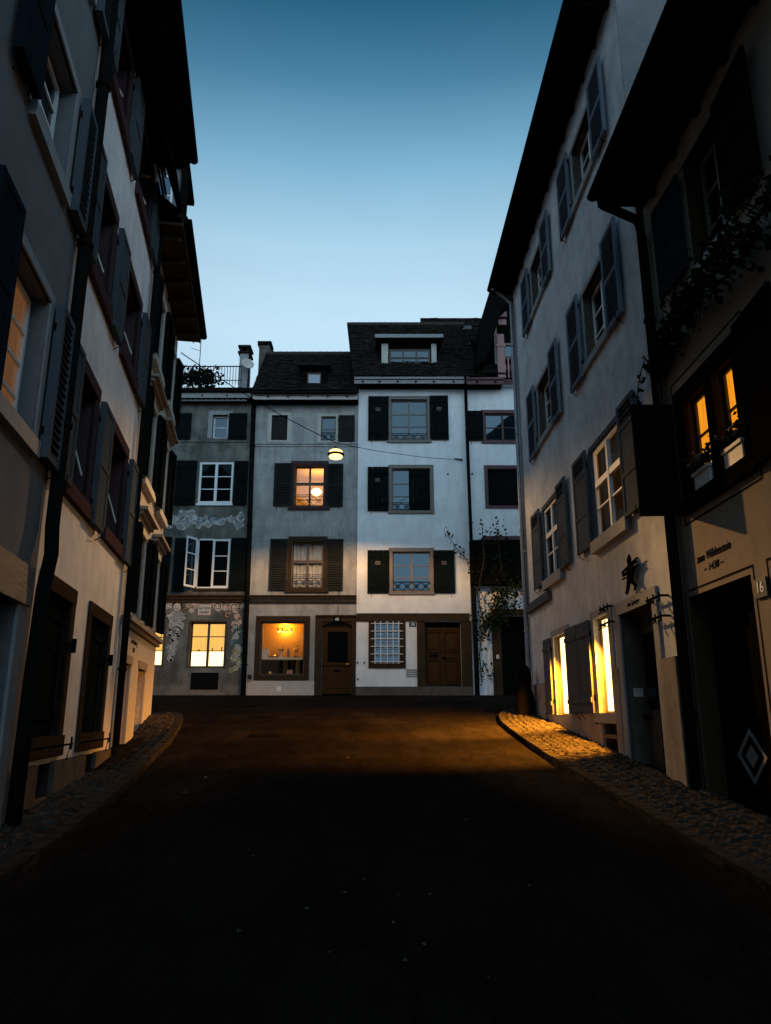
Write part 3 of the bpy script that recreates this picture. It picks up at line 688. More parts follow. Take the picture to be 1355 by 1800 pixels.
fbox(h, 'fascia', M['stone_pale'], F, [(u0, u1 - .02, Z(702, 25.55), Z(692, 25.55), .4, .45)]); fbox(h, 'soffit', M['soffit_dk'], F, [(u0, u1 - .02, zt - .03, zt + .05, 0, .4)])
mb = MB()
for x in (472, 507, 542, 577, 611): q = at(x, 697, 25.54); mb.tube([(q.x, 25.52, q.z), (q.x, 25.58, q.z)], .035, 8)
mb.build('rafter_bolt', M['iron'], h)
mb = MB(); q = Z(690.5, 25.45); mb.tube([(u0, 25.45, q), (u1 - .03, 25.45, q)], .06, 8); mb.build('gutter', M['copper'], h)
e0, e1 = at(443, 688, 25.5), at(622, 688, 25.5); rd_ = at(530, 624, 28.2) - at(530, 688, 25.5)
tiled_roof(h, (e0.x, 25.5, e0.z + .05), (e1.x + .1, 25.5, e1.z + .05), (0, rd_.y, rd_.z))
mb = MB(); mb.box(e0.x, e1.x + .1, 25.56, 31, e0.z - .25, e0.z + .1); mb.add([(e0.x, 25.6, e0.z), (e0.x, 28.2, e0.z + rd_.z), (e0.x, 31, e0.z)], ((0, 1, 2),)); mb.build('loft', M['plinth'], h, recalc=False)
mb = MB(); n = 14
for k in range(n):
    x = e0.x + (e1.x + .1 - e0.x) * k / n; mb.tube([(x, 25.5 + rd_.y, e0.z + rd_.z + .06), (x + .36, 25.5 + rd_.y, e0.z + rd_.z + .055)], [.085, .1], 8)
mb.build('ridge_tiles', M['ridge'], h)
chimney(h, 455, 475, 606, 640, 28.6, 'plinth', .1)
a, b, c, d = rect(531, 646, 574, 684, 25.95)
mb = MB(); mb.box(a, b, 25.95, 27.4, c - .2, d); o = mb.build('dormer', M['soffit_dk'], h)
mb = MB(); mb.hexa([(a - .15, 25.7, d - .02), (b + .15, 25.7, d - .02), (b + .15, 27.6, d + .5), (a - .15, 27.6, d + .5), (a - .15, 25.7, d + .06), (b + .15, 25.7, d + .06), (b + .15, 27.6, d + .6), (a - .15, 27.6, d + .6)]); mb.build('dormer_roof', M['tile'], o)
a, b, c, d = rect(543, 658, 563, 680, 25.93); fb = back(25.94)
fbox(o, 'dormer_window', M['frame_br'], fb, [(a - .04, a, c, d, 0, .04), (b, b + .04, c, d, 0, .04), (a - .04, b + .04, d, d + .04, 0, .04), (a, b, c, c + .03, 0, .03)]); fbox(o, 'dormer_pane', M['glass_painted_reflection'], fb, [(a, b, c, d, -.01, .012)])
# shop window
a, b, c, d = sh; pa, pb, pc, pd = rect(449, 1083, 545, 1196)
o = fbox(h, 'shop_window', M['stone_brown'], F, [(pa, a, pc, pd, -.05, .03), (b, pb, pc, pd, -.05, .03), (a, b, d, pd, -.05, .033), (a, b, pc, c, -.05, .05)])
fbox(o, 'frame', M['frame_br'], F, [(a, a + .05, c, d, -.13, -.07), (b - .05, b, c, d, -.13, -.07), (a + .05, b - .05, c, c + .05, -.13, -.07), (a + .05, b - .05, d - .05, d, -.13, -.07)])
fbox(o, 'pane', M['glass_clear'], F, [(a + .04, b - .04, c + .04, d - .04, -.11, -.1)])
room(h, F, a - .35, b + .35, c - .1, d + .06, .15, 1.5, 'ochre')
zs = Z(1157, 26.6); fbox(h, 'display_shelf', M['cream'], F, [(a - .3, b + .3, zs - .06, zs, -.95, -.35)])
fbox(h, 'counter', M['roomdark'], F, [(a - .34, b + .34, c - .1, zs - .06, -1.0, -.9)])
zl = d - .1
t_ = thing('track_lamp', 'small ceiling track lamp with four bulbs glowing inside the shop window', 'lamp')
mb = MB(); y_ = 27.1; xa, xb = X(487, 1100, y_), X(516, 1100, y_); mb.tube([(xa, y_, zl), (xb, y_, zl)], .014, 6); mb.tube([((xa + xb) / 2, y_, zl), ((xa + xb) / 2, y_, zl + .15)], .02, 6); mb.build('track', M['iron'], t_)
for k in range(4):
    x = xa + (xb - xa) * (k + .5) / 4; mb = MB(); mb.lathe([(.02, .0), (.05, -.06), (.06, -.1)], (x, y_, zl - .01), 10); s_ = mb.build('spot_head', M['brass'], t_); mb = MB(); mb.lathe([(.001, -.14), (.03, -.12), (.035, -.09), (.001, -.07)], (x, y_, zl - .01), 10); mb.build('bulb', M['bulb'], s_)
lamp_point('cove_light', (xa * .5 + xb * .5, 27.36, zl + .04), (1, .41, .035), 52, .04, t_); lamp_point('shop_light', (xa * .5 + xb * .5, 26.6, zl - .05), (1, .5, .1), 13, .05, t_)
def on_shelf(x, w=0): return at(x, 1155, 26.5).x
def vase(name, label, cat, x, prof, mat, z=None, Y=26.5, n=12):
    mb = MB(); mb.lathe(prof, (at(x, 1155, Y).x, Y, zs + .001 if z is None else z), n); return tag(mb.build(name, M[mat], None, smooth=True), label, cat)
x_ = on_shelf(462); mb = MB(); mb.box(x_ - .04, x_ + .2, 26.4, 26.55, zs, zs + .3); mb.box(x_ - .05, x_ + .21, 26.39, 26.56, zs + .3, zs + .31); tag(mb.build('picture_block', M['pot']), 'pale upright block at the left end of the shop shelf', 'block')
x_ = on_shelf(481); mb = MB()
for k in range(7): mb.tube([(x_ + .13 * math.cos(k * .9), 26.5 + .06 * math.sin(k * .9), zs), (x_ + .2 * math.cos(k * .9), 26.5 + .09 * math.sin(k * .9), zs + .15 + .03 * (k % 2))], .02, 6)
mb.lathe([(.001, .01), (.12, .0), (.15, .06), (.1, .09)], (x_, 26.5, zs), 12); tag(mb.build('basket', M['brass']), 'low brass coloured basket on the shop shelf beside the pale block', 'basket')
vase('vase', 'pale trumpet shaped vase standing on the shop shelf', 'vase', 494.5, [(.07, 0), (.05, .02), (.025, .1), (.03, .2), (.08, .27), (.14, .3), (.1, .29)], 'pot')
vase('statuette', 'slim dark statuette on the shop shelf between the vase and the figurine', 'statuette', 507, [(.06, 0), (.06, .03), (.035, .05), (.05, .14), (.055, .2), (.025, .235), (.04, .27), (.03, .31), (.001, .32)], 'frame_gr')
f_ = thing('figurine', 'brass figurine of a standing person on a round base, right end of the shop shelf', 'figurine')
x_ = on_shelf(522); mb = MB(); mb.lathe([(.001, 0), (.11, 0), (.1, .05), (.001, .06)], (x_, 26.5, zs), 14); mb.build('base', M['frame_br'], f_)
mb = MB(); mb.tube([(x_ - .05, 26.5, zs + .05), (x_ - .035, 26.5, zs + .13), (x_ - .01, 26.5, zs + .22)], [.02, .022, .03]); mb.tube([(x_ + .05, 26.5, zs + .05), (x_ + .045, 26.5, zs + .14), (x_ + .01, 26.5, zs + .22)], [.02, .022, .03])
mb.tube([(x_, 26.5, zs + .2), (x_, 26.5, zs + .28), (x_ - .005, 26.5, zs + .35)], [.045, .055, .03]); mb.tube([(x_ - .05, 26.5, zs + .33), (x_ - .1, 26.47, zs + .27), (x_ - .06, 26.45, zs + .23)], .018); mb.tube([(x_ + .05, 26.5, zs + .33), (x_ + .09, 26.47, zs + .26), (x_ + .04, 26.45, zs + .25)], .018)
mb.lathe([(.001, -.045), (.035, -.02), (.035, .02), (.001, .045)], (x_ - .005, 26.5, zs + .41), 10); mb.build('body', M['brass'], f_, smooth=True)
zc = Z(1186, 26.4)
mb = MB(); x_ = at(510, 1180, 26.4).x; mb.hexa([(x_ - .1, 26.38, zc), (x_ + .1, 26.38, zc), (x_ + .1, 26.43, zc), (x_ - .1, 26.43, zc), (x_ - .1, 26.4, zc + .16), (x_ + .1, 26.4, zc + .16), (x_ + .1, 26.45, zc + .16), (x_ - .1, 26.45, zc + .16)]); tag(mb.build('card', M['m_rose']), 'small pink card leaning low in the shop window', 'card')
mb = MB(); mb.lathe([(.1, 0), (.07, .12), (.02, .28), (.001, .29)], (at(521, 1180, 26.45).x, 26.45, zc), 12); tag(mb.build('cone_ornament', M['roomdark'], smooth=True), 'dark pointed ornament low in the shop window beside the pink card', 'ornament')
mb = MB(); mb.lathe([(.001, 0), (.08, 0), (.09, .05), (.04, .08), (.06, .1), (.001, .11)], (at(475, 1180, 26.4).x, 26.4, zc), 12); tag(mb.build('brass_bowl', M['brass'], smooth=True), 'small brass bowl low in the left corner of the shop window', 'bowl')
# plinth and door
fbox(h, 'plinth', M['stone_pale'], F, [(u0, X(553, 1210), -.5, Z(1197), -.01, .05)]); q = rect(487, 1207, 495, 1215); fbox(h, 'vent', M['white'], F, [(*q, .04, .06)])
q = rect(436, 1186, 443, 1194); fbox(h, 'small_plate', M['plate'], F, [(*q, 0, .02)]); q = rect(436, 1195, 443, 1199); fbox(h, 'small_plate', M['stone_gold'], F, [(*q, 0, .06)])
a, b, c, d = dr; pa, pb = X(554, 1150), u1 - .002
o = fbox(h, 'door_surround', M['stone_brown'], F, [(pa, a, -.3, Z(1084), -.05, .04), (b, pb, -.3, Z(1084), -.05, .04), (a, b, d, Z(1084), -.05, .044), (pa, pb, Z(1084), Z(1081.5), -.05, .1)])
mb = MB(); n = 10; ha = .13
for k in range(n):      # segmental arch head
    x0 = a + (b - a) * k / n; x1 = a + (b - a) * (k + 1) / n; f0 = 1 - (2 * k / n - 1) ** 2; f1 = 1 - (2 * (k + 1) / n - 1) ** 2
    mb.hexa([F.P(x0, d - ha + ha * f0, -.2), F.P(x1, d - ha + ha * f1, -.2), F.P(x1, d - ha + ha * f1, .0), F.P(x0, d - ha + ha * f0, .0), F.P(x0, d + .002, -.2), F.P(x1, d + .002, -.2), F.P(x1, d + .002, .0), F.P(x0, d + .002, .0)])
mb.build('arch', M['stone_brown'], o)
ga, gb, gc, gd = rect(576, 1110, 612, 1164); zb_ = Z(1220)
o = fbox(h, 'door', M['oak'], F, [(a, ga, zb_, d, -.2, -.14), (gb, b, zb_, d, -.2, -.14), (ga, gb, zb_, gc, -.2, -.15), (ga, gb, gd, d, -.2, -.15), (ga + .06, gb - .06, zb_ + .2, gc - .32, -.15, -.125), (a + .02, b - .02, gc - .1, gc - .02, -.14, -.11), (a + .02, b - .02, zb_ + .02, zb_ + .12, -.14, -.115)])
fbox(o, 'pane', M['glass'], F, [(ga, gb, gc, gd, -.18, -.16)]); q = rect(587, 1177, 600, 1181); fbox(o, 'letter_slot', M['iron'], F, [(*q, -.14, -.125)])
mb = MB(); mb.tube([F.P(b - .1, gc - .06, -.12), F.P(b - .1, gc - .06, -.05), F.P(b - .2, gc - .06, -.05)], .014, 6); mb.build('handle', M['brass'], o)
q = rect(586.5, 1085, 600, 1093.5); plate(h, F, *q, '40', .14, .05, 'iron')
mb = MB(); mb.tube([F.P(X(596, 1037), Z(1037), .06), F.P(X(596, 1060), Z(1060), .16), F.P(X(595, 1083), Z(1083), .1)], .006, 5); mb.build('lamp_cable', M['iron'], h)

# ---- number 38
h = thing('white_house', 'bright white back row house number 38 with black shutters and a panelled oak door', 'house')
F = FB3; ops = []
w3 = W(686, 703, 750, 774); w2 = W(688, 824, 755, 898); w1 = W(689, 970, 756, 1040); g0 = W(658, 1092.5, 702, 1167); dr = W(746, 1093, 810, 1225); ops[4] = (*dr, .2); ops[3] = (*g0, .16)
u0, u1 = X(628.7, 950), X(823, 950); zt = Z(674, 25.5)
wall(h, F, u0, u1, -.6, zt, ops, M['pl_clean'])
for i, (w_, gl) in enumerate(((w3, .26), (w2, .3), (w1, .34))):
    o = window(h, F, *w_, 2, 3, .14, 'frame_gr', 'glass_sky', fw=.05, surround=(.13, .03, 'frame_gr', .13), sill=(.14, .06, .11, 'frame_gr'), grille=gl, rails=[.34, .66])
    if i == 1: shutter(h, F, w_[1] - .01, -1, (w_[1] - w_[0]) * .55, w_[2] + .02, w_[3] - .02, 0, 'board', 'shut_black', d0=-.06, hooks=False, label='shutter closed over half the window')
for r, hg in (((648, 698, 682, 775), 'r'), ((754.5, 697, 787, 774), 'l'), ((647, 822, 682, 899), 'r'), ((646.5, 968, 683, 1043), 'r'), ((761, 968, 798, 1043), 'l')):
    o = shut_px(*r, hinge=hg); a, b, c, d = rect(*r); u_ = (a + b) / 2; z_ = c + (d - c) * .66
    fbox(o, 'vent_slot', M['frame_gr'], F, [(u_ - .09, u_ + .09, z_ + k * .045, z_ + k * .045 + .02, .06, .082) for k in range(3)])
fbox(h, 'band', M['stone_brown'], F, [(u0, X(823.5, 1085), Z(1092), Z(1078.5), -.01, .06)])
fbox(h, 'plinth', M['plinth'], F, [(u0, X(732, 1215), -.4, Z(1207), -.01, .05)])
a, b, c, d = g0; pa, pb, pc, pd = rect(648.5, 1092.3, 712, 1175)
o = window(h, F, *g0, 2, 6, .14, 'frame_gr', 'glass_sky', fw=.04, thick=.02)
fbox(o, 'surround', M['stone_brown'], F, [(pa, a, pc, pd, -.05, .03), (b, pb, pc, pd, -.05, .03), (a, b, pc, c, -.05, .034)])
mb = MB()
for k in range(5): 
    u = a + .04 + (b - a - .08) * k / 4; mb.tube([F.P(u, c - .0, .07), F.P(u, d - .0, .07)], .016, 6)
for k in range(6):
    z = c + .06 + (d - c - .14) * k / 5; mb.tube([F.P(a - .1, z, .03), F.P(a - .09, z, .085), F.P(b + .09, z, .085), F.P(b + .1, z, .03)], .014, 6)
mb.build('window_lattice', M['white'], o)
pa = X(732, 1150); pb = X(826.5, 1150); a, b, c, d = dr
each(h, 'door_jamb', M['stone_brown'], F, [(pa, a, -.3, Z(1092.3), -.05, .035), (b, u1 - .004, -.3, Z(1092.3), -.05, .035)])
zb_ = Z(1207); m_ = (a + b) / 2; zt_ = Z(1107)
bx = [(a, b, zb_, zt_, -.2, -.15), (a, b, zt_, zt_ + .08, -.2, -.12), (m_ - .035, m_ + .035, zb_, zt_, -.15, -.12)]
for p_, q_ in ((a + .06, m_ - .06), (m_ + .06, b - .06)):
    for z0_, z1_ in ((zb_ + .1, zb_ + (zt_ - zb_) * .46), (zb_ + (zt_ - zb_) * .62, zt_ - .08)):
        bx += [(p_ - .02, q_ + .02, z0_ - .02, z0_, -.15, -.11), (p_ - .02, q_ + .02, z1_, z1_ + .02, -.15, -.11), (p_ - .02, p_, z0_, z1_, -.15, -.112), (q_, q_ + .02, z0_, z1_, -.15, -.112), (p_ + .07, q_ - .07, z0_ + .07, z1_ - .07, -.15, -.12)]
    bx += [(p_ + .04, q_ - .04, zb_ + (zt_ - zb_) * .5, zb_ + (zt_ - zb_) * .58, -.15, -.13)]
o = fbox(h, 'door', M['oak'], F, bx); fbox(o, 'transom_light', M['dark'], F, [(a, b, zt_ + .08, d, -.19, -.17)])
q = rect(755, 1149, 769, 1154.5); fbox(o, 'letter_slot', M['iron'], F, [(*q, -.13, -.11)])
mb = MB(); mb.lathe([(.001, -.05), (.045, -.03), (.05, 0), (.045, .03), (.001, .05)], F.P(m_ + .03, zb_ + .95, -.09), 12); mb.build('handle', M['iron'], o, smooth=True)
fbox(h, 'door_step', M['plinth'], F, [(pa, u1 - .01, -.2, zb_ - .003, -.2, .14)])
q = rect(718, 1094, 730.5, 1102); plate(h, F, *q, '38', .13, 0)
q = rect(713.5, 1176, 732, 1190); o = fbox(h, 'notice_plate', M['stone_grey'], F, [(*q, -.01, .02)]); fbox(o, 'notice_lines', M['pot'], F, [(q[0] + .03, q[1] - .03, q[2] + .04 + k * .065, q[2] + .06 + k * .065, .02, .023) for k in range(4)])
mb = MB()
for x, y in ((786, 834), (829, 833), (629.5, 1165), (641, 1165), (630, 1194)): mb.tube([F.P(X(x, y), Z(y), -.01), F.P(X(x, y), Z(y), .03)], .03, 8)
mb.build('wall_anchor', M['iron'], h)
ua = X(623.5, 668, 25.5); ub = X(817, 668, 25.5)
fbox(h, 'fascia', M['stone_grey'], F, [(ua, ub, Z(674, 25.5), Z(667.5, 25.5), .42, .47), (ua, ub, Z(667, 25.5), Z(663.5, 25.5), .44, .53)]); fbox(h, 'soffit', M['soffit_dk'], F, [(ua + .2, ub, zt - .02, zt + .05, 0, .42)])
mb = MB()
for x in (638.5, 668, 698, 730, 761.5, 796.5): q = at(x, 671, 25.5); mb.tube([(q.x, 25.46, q.z), (q.x, 25.54, q.z)], .035, 8)
mb.build('rafter_bolt', M['iron'], h)
e0, e1 = at(622, 661, 25.42), at(850, 661, 25.42); rd_ = at(650, 572, 28.6) - at(650, 661, 25.42)
tiled_roof(h, (e0.x, 25.42, e0.z), (e1.x, 25.42, e1.z), (-.43, rd_.y, rd_.z))
mb = MB(); mb.add([(e0.x + .05, 25.5, e0.z), (e0.x - .38, 28.6, e0.z + rd_.z - .05), (e0.x + .05, 32, e0.z)], ((0, 1, 2),)); mb.quad((e0.x + .05, 25.97, 9), (e0.x + .05, 25.97, e0.z + .4), (e0.x + .05, 32, e0.z), (e0.x + .05, 32, 9)); mb.quad((e0.x - .43, 28.6, e0.z + rd_.z), (e1.x, 28.6, e0.z + rd_.z), (e1.x, 32, e0.z), (e0.x, 32, e0.z)); mb.build('gable', M['stone_grey'], h, recalc=False)
mb = MB(); n = 22
for k in range(n):
    x = e0.x - .43 + (e1.x - e0.x) * k / n; mb.tube([(x, 28.6, e0.z + rd_.z + .05), (x + .33, 28.6, e0.z + rd_.z + .045)], [.085, .1], 8)
mb.build('ridge_tiles', M['ridge'], h)
a, b, c, d = rect(670, 601, 767.5, 650, 26.2); FD = back(26.2)
mb = MB(); mb.box(a, b, 26.22, 28.6, c - .2, d); o = mb.build('dormer', M['soffit_dk'], h)
mb = MB(); mb.hexa([(a - .2, 25.85, d), (b + .2, 25.85, d), (b + .2, 28.5, d + .45), (a - .2, 28.5, d + .45), (a - .2, 25.85, d + .1), (b + .2, 25.85, d + .1), (b + .2, 28.5, d + .55), (a - .2, 28.5, d + .55)]); mb.build('dormer_roof', M['tile'], o)
fbox(o, 'dormer_fascia', M['stone_grey'], FD, [(a - .21, b + .21, d - .02, d + .12, .36, .39)])
q = X(685, 630, 26.2), X(753.5, 630, 26.2)
fbox(o, 'dormer_shutter', M['stone_pale'], FD, [(a + .03, q[0] - .08, c + .2, d - .1, 0, .05), (q[1] + .08, b - .03, c + .2, d - .1, 0, .05)])
zc0, zc1 = Z(646, 26.2), Z(615, 26.2); n = 3
mb = MB()
for k in range(4): u = q[0] + (q[1] - q[0]) * k / 3; FD.hexa(mb, u - .03, u + .03, zc0, zc1, 0, .05)
for z_ in (zc0 + .03, zc0 + (zc1 - zc0) * .52, zc1 - .03): FD.hexa(mb, q[0], q[1], z_ - .03, z_ + .03, .002, .045)
mb.build('dormer_window', M['frame_br'], o); fbox(o, 'dormer_pane', M['glass_sky'], FD, [(q[0], q[1], zc0, zc1, .01, .02)])
pipe(h, F, [(X(817, 661, 25.4), Z(661, 25.4), .55), (X(817, 670, 25.4), Z(675, 25.4), .5), (X(817, 690), Z(690), .09), (X(822, 835), Z(835), .09), (X(829, 1010), Z(1010), .09)], .06)
pipe(h, F, [(X(829, 1010), Z(1010), .1), (X(836, 1175), Z(1175), .1), (X(837.5, 1222), .6, .1)], .085)

# ---- purple trimmed house on the right of the back row
h = thing('red_trim_house', 'white back row house half hidden on the right, dark red window frames', 'house')
F = FB4; ops = []
w3 = W(851, 726, 915, 775); w2 = W(857, 824, 925, 889); gt = W(881, 1081, 940, 1225); ops[2] = (*gt, .5)
u0, u1 = X(823, 950) + .003, 8.5; zt = Z(674, 25.5)
wall(h, F, u0, u1, -.6, zt + .25, ops, M['pl_clean'])
window(h, F, *w3, 2, 2, .12, 'frame_br', 'glass_sky', fw=.06, surround=(.12, .02, 'purple'), sill=(.12, .05, .1, 'purple'))
a, b, c, d = w2
o = fbox(h, 'window', M['purple'], F, [(a - .12, a, c, d, -.05, .02), (b, b + .12, c, d, -.05, .02), (a - .12, b + .12, d, d + .13, -.05, .024), (a - .12, b + .12, c - .1, c, -.05, .04)])
shutter(h, F, a + .005, 1, (b - a) / 2 - .01, c, d, 0, 'board', 'shut_black', d0=-.1, hooks=False); shutter(h, F, b - .005, -1, (b - a) / 2 - .01, c, d, 0, 'board', 'shut_black', d0=-.1, hooks=False)
shut_px(821.5, 723, 848, 775, hinge='r')
a, b, c, d = rect(826, 949, 945, 1022, 25.7)
o = fbox(h, 'timber_bay', M['door_bk'], F, [(a + k * (b - a) / 12, a + (k + 1) * (b - a) / 12 - .012, c, d, -.01, .3 + .006 * (k % 3)) for k in range(12)]); fbox(o, 'bay_lintel', M['purple'], F, [(X(848, 945, 25.6), b, d, d + .13, -.01, .36)])
fbox(h, 'bay_soffit', M['soffit_dk'], F, [(a, b, c - .1, c - .002, -.01, .36)])
fbox(h, 'gate_surround', M['stone_brown'], F, [(X(865, 1150), gt[0], -.3, gt[3], -.05, .03), (X(865, 1150), gt[1], gt[3], gt[3] + .2, -.05, .034)]); fbox(h, 'gate', M['door_bk'], F, [(gt[0], gt[1], -.4, gt[3], -.5, -.45)])
q = rect(871, 1151, 876, 1158); fbox(h, 'door_bell', M['pot'], F, [(*q, .03, .05)])
ua, ub = X(818, 668, 25.5), X(885, 668, 25.5)
fbox(h, 'fascia', M['purple'], F, [(ua, ub, Z(674.5, 25.5), Z(667.5, 25.5), .43, .48), (ua, ub, Z(667, 25.5), Z(663.5, 25.5), .45, .54), (ub, ub + 1.5, Z(676, 25.8), Z(668, 25.8), .2, .28)]); fbox(h, 'soffit', M['soffit_dk'], F, [(ua, ub - .06, zt - .02, zt + .05, .004, .43)])
mb = MB()
for x in (838, 870): q = at(x, 671, 25.5); mb.tube([(q.x, 25.46, q.z), (q.x, 25.54, q.z)], .035, 8)
mb.build('rafter_bolt', M['iron'], h)
e0 = at(742, 600, 27.9); rr = at(742, 559, 29.6) - e0
tiled_roof(h, (e0.x, 27.9, e0.z), (6.2, 27.9, e0.z), (0, rr.y, rr.z))
mb = MB(); mb.quad((e0.x, 27.9, e0.z - 2), (e0.x, 29.6, e0.z + rr.z), (e0.x, 33, e0.z - 2), (e0.x, 33, e0.z - 3)); mb.quad((e0.x, 29.6, e0.z + rr.z), (6.2, 29.6, e0.z + rr.z), (6.2, 33, e0.z - 3), (e0.x, 33, e0.z - 3)); mb.build('roof_back', M['tile'], h, recalc=False)
q0, q1 = at(838, 656, 25.4), at(888, 656, 25.4)
tiled_roof(h, (q0.x, 25.42, q0.z), (q1.x, 25.42, q1.z), (0, .5, .55))
poly = [(834, 645), (853, 631), (880, 546), (925, 500), (925, 470), (872, 470), (846, 556)]
mb = MB(); f_ = [at(x, y, 24.95) for x, y in poly]; b_ = [p_ + Vector((0, 2.4, 0)) for p_ in f_]; n = len(poly)
mb.add(f_ + b_, [list(range(n)), list(range(n, 2 * n))] + [[k, (k + 1) % n, n + (k + 1) % n, n + k] for k in range(n)]); mb.build('loggia_roof', M['soffit_dk'], h)
a, b, c, d = rect(852, 545, 950, 664, 25.9)
fbox(h, 'loggia_wall', M['soffit_dk'], F, [(a, b, c, d, .02, .1)])
q = rect(873, 588, 886, 664, 25.5); lo = fbox(h, 'loggia_post', M['rose'], F, [(*q, .4, .55), (q[0] - .03, q[1] + .04, Z(610, 25.5), Z(606, 25.5), .38, .57)]); q = rect(876, 547, 890, 556, 25.4); fbox(lo, 'bracket', M['rose'], F, [(*q, .4, .6), (q[0] - .02, q[1] - .02, q[2] - .3, q[3] - .3, .4, .55)])
q = rect(868, 560, 873, 640, 25.5); fbox(lo, 'side_post', M['frame_gr'], F, [(*q, .4, .5)])
q = rect(873, 626, 930, 630, 25.5); fbox(h, 'loggia_rail', M['purple'], F, [(*q, .4, .5)])
for x in (887, 893.5, 900, 906):
    p_ = at(x, 664, 25.5); t_ = at(x, 630, 25.5).z - p_.z; mb = MB(); mb.lathe([(.03, 0), (.035, .05), (.02, t_ * .2), (.05, t_ * .45), (.055, t_ * .55), (.02, t_ * .8), (.035, t_ * .95), (.03, t_)], p_, 10); mb.build('baluster', M['rose'], h, smooth=True)
q = rect(887, 604, 915, 627, 25.85); o = fbox(h, 'loggia_window', M['frame_gr'], F, [(q[0], q[1], q[3] - .08, q[3], .1, .2), (q[0] - .05, q[0], q[2], q[3], .1, .2)]); fbox(o, 'pane', M['glass_sky'], F, [(*q, .1, .14)])

# ================================================================== RIGHT SIDE
h = thing('grey_shutter_house', 'tall pale townhouse on the right with grey shutters and two narrow lit windows', 'house')
F = FR; near, far = (10.75, 12.0), (14.55, 15.88)
ops = [(10.75, 12.02, 8.98, 10.12, .22), (14.6, 15.86, 8.98, 10.12, .22), (10.72, 12.0, 5.82, 7.12, .22), (14.5, 15.85, 5.82, 7.12, .22), (10.6, 12.15, 2.76, 4.28, .1), (14.55, 15.92, 2.76, 4.28, .1),
       (11.9, 12.68, .06, 1.55, .16), (14.56, 15.64, .04, 1.55, .17), (9.93, 11.32, -1.4, 1.45, .34), (11.75, 12.52, -.55, -.1, .22)]
wall(h, F, 9.25, 18.1, -3, 10.85, ops, M['pl_right'], opened=(4,), reveal='plinth')
for i, (a, b, c, d, r) in enumerate(ops[:6]):
    if i < 4:
        o = window(h, F, a + .04, b - .04, c + .02, d - .03, 2, 3, .19, 'white', 'glass', fw=.05, sill=(.12, .06, .14, 'stone_grey'))
        fbox(o, 'surround', M['stone_grey'], F, [(a - .1, a, c, d, -.05, .02), (b, b + .1, c, d, -.05, .02), (a - .1, b + .1, d, d + .09, -.05, .024)])
        shutter(h, F, b + .1, -1, .74, c - .16, d + .12, 180, 'louver', 'shut_blue', th=.05, d0=.05); shutter(h, F, a - .1, 1, .7 if a < 12 else .68, c - .16, d + .12, 180, 'louver', 'shut_blue', th=.05, d0=.05)
    else:
        o = window(h, F, a, b, c, d, 2, 3, .06, 'white', 'glass_clear' if i == 4 else 'glass', fw=.06, rails=[.33], transom=.66, thick=.025, sill=(.12, .1, .2, 'stone_grey'))
        fbox(o, 'surround', M['shut_slate'], F, [(a - .1, a, c, d, -.05, .024), (b, b + .1, c, d, -.05, .024), (a - .1, b + .1, d, d + .09, -.05, .028)])
        shutter(h, F, b + .14, -1, .82, c - .04, d + .1, 180, 'panel', 'shut_slate', th=.045, d0=.05); shutter(h, F, a - .1, 1, .7, c - .04, d + .1, 180, 'panel', 'shut_slate', th=.045, d0=.05)
a, b, c, d = ops[4][:4]
room(h, F, a - .3, b + .8, c - .3, d + .3, .12, 2.2, 'roomdark')
fbox(h, 'book_shelf', M['ochre'], F, [(b - .1, b + .7, c + .1, c + .4, -1.9, -1.5), (b - .1, b + .7, c + .55, c + .85, -1.9, -1.5), (b - .1, b + .7, c + 1.0, c + 1.1, -1.9, -1.5)])
mb = MB(); p_ = F.P(11.9, d - .12, -.75); mb.lathe([(.001, .1), (.05, .08), (.13, 0), (.12, 0), (.05, .06)], p_, 14); s_ = mb.build('pendant_lamp', M['brass'], h); mb = MB(); mb.lathe([(.001, -.05), (.05, -.02), (.05, .02), (.001, .04)], p_, 12); mb.build('bulb', M['bulb'], s_)
lamp_point('room_light', p_ + Vector((0, 0, -.12)), (1, .5, .14), 30, .05, h)
for a, b, c, d, r in (ops[6], ops[7]):
    o = window(h, F, a, b, c, d, 1, 1, .14, 'frame_br', 'lit_r1', fw=.022, label='brightly lit narrow window')
    fbox(o, 'surround', M['stone_grey'], F, [(a - .2, a, c, d, -.05, .02), (b, b + .17, c, d, -.05, .02), (a - .2, b + .17, d, d + .13, -.05, .024)]); fbox(o, 'sill', M['stone_grey'], F, [(a - .2, b + .17, c - .15, c - .003, -.1, .05)])
shutter(h, F, 15.8, -1, .62, .05, 1.56, 180, 'board', 'shut_slate', th=.04, d0=.03); shutter(h, F, 14.45, 1, .85, .05, 1.58, 180, 'board', 'shut_slate', th=.04, d0=.04)
shutter(h, F, 12.85, -1, .74, .06, 1.57, 180, 'board', 'shut_slate', th=.04, d0=.03)
mb = MB(); mb.hexa([F.P(9.235, 5.5, .0), F.P(9.246, 5.5, .0), F.P(9.246, 5.5, -7.4), F.P(9.235, 5.5, -7.4), F.P(9.235, 10.84, .0), F.P(9.246, 10.84, .0), F.P(9.246, 10.84, -7.4), F.P(9.235, 10.84, -7.4)]); mb.build('gable_shade_panel', M['pl_grey'], h)  # thin darker panel over the gable end, its grey colour standing in for shade
def brackets(u0, u1, z):
    mb = MB(); mb.tube([F.P(u0, z, .0), F.P(u0, z, .1), F.P(u1, z, .1), F.P(u1, z, .0)], .016, 6)
    for q in (.08, .5, .92):
        u = u0 + (u1 - u0) * q; mb.tube([F.P(u, z + .05, .1), F.P(u, z - .05, .1), F.P(u, z - .07, .14)], .012, 6)
    mb.build('iron_bracket', M['iron'], h)
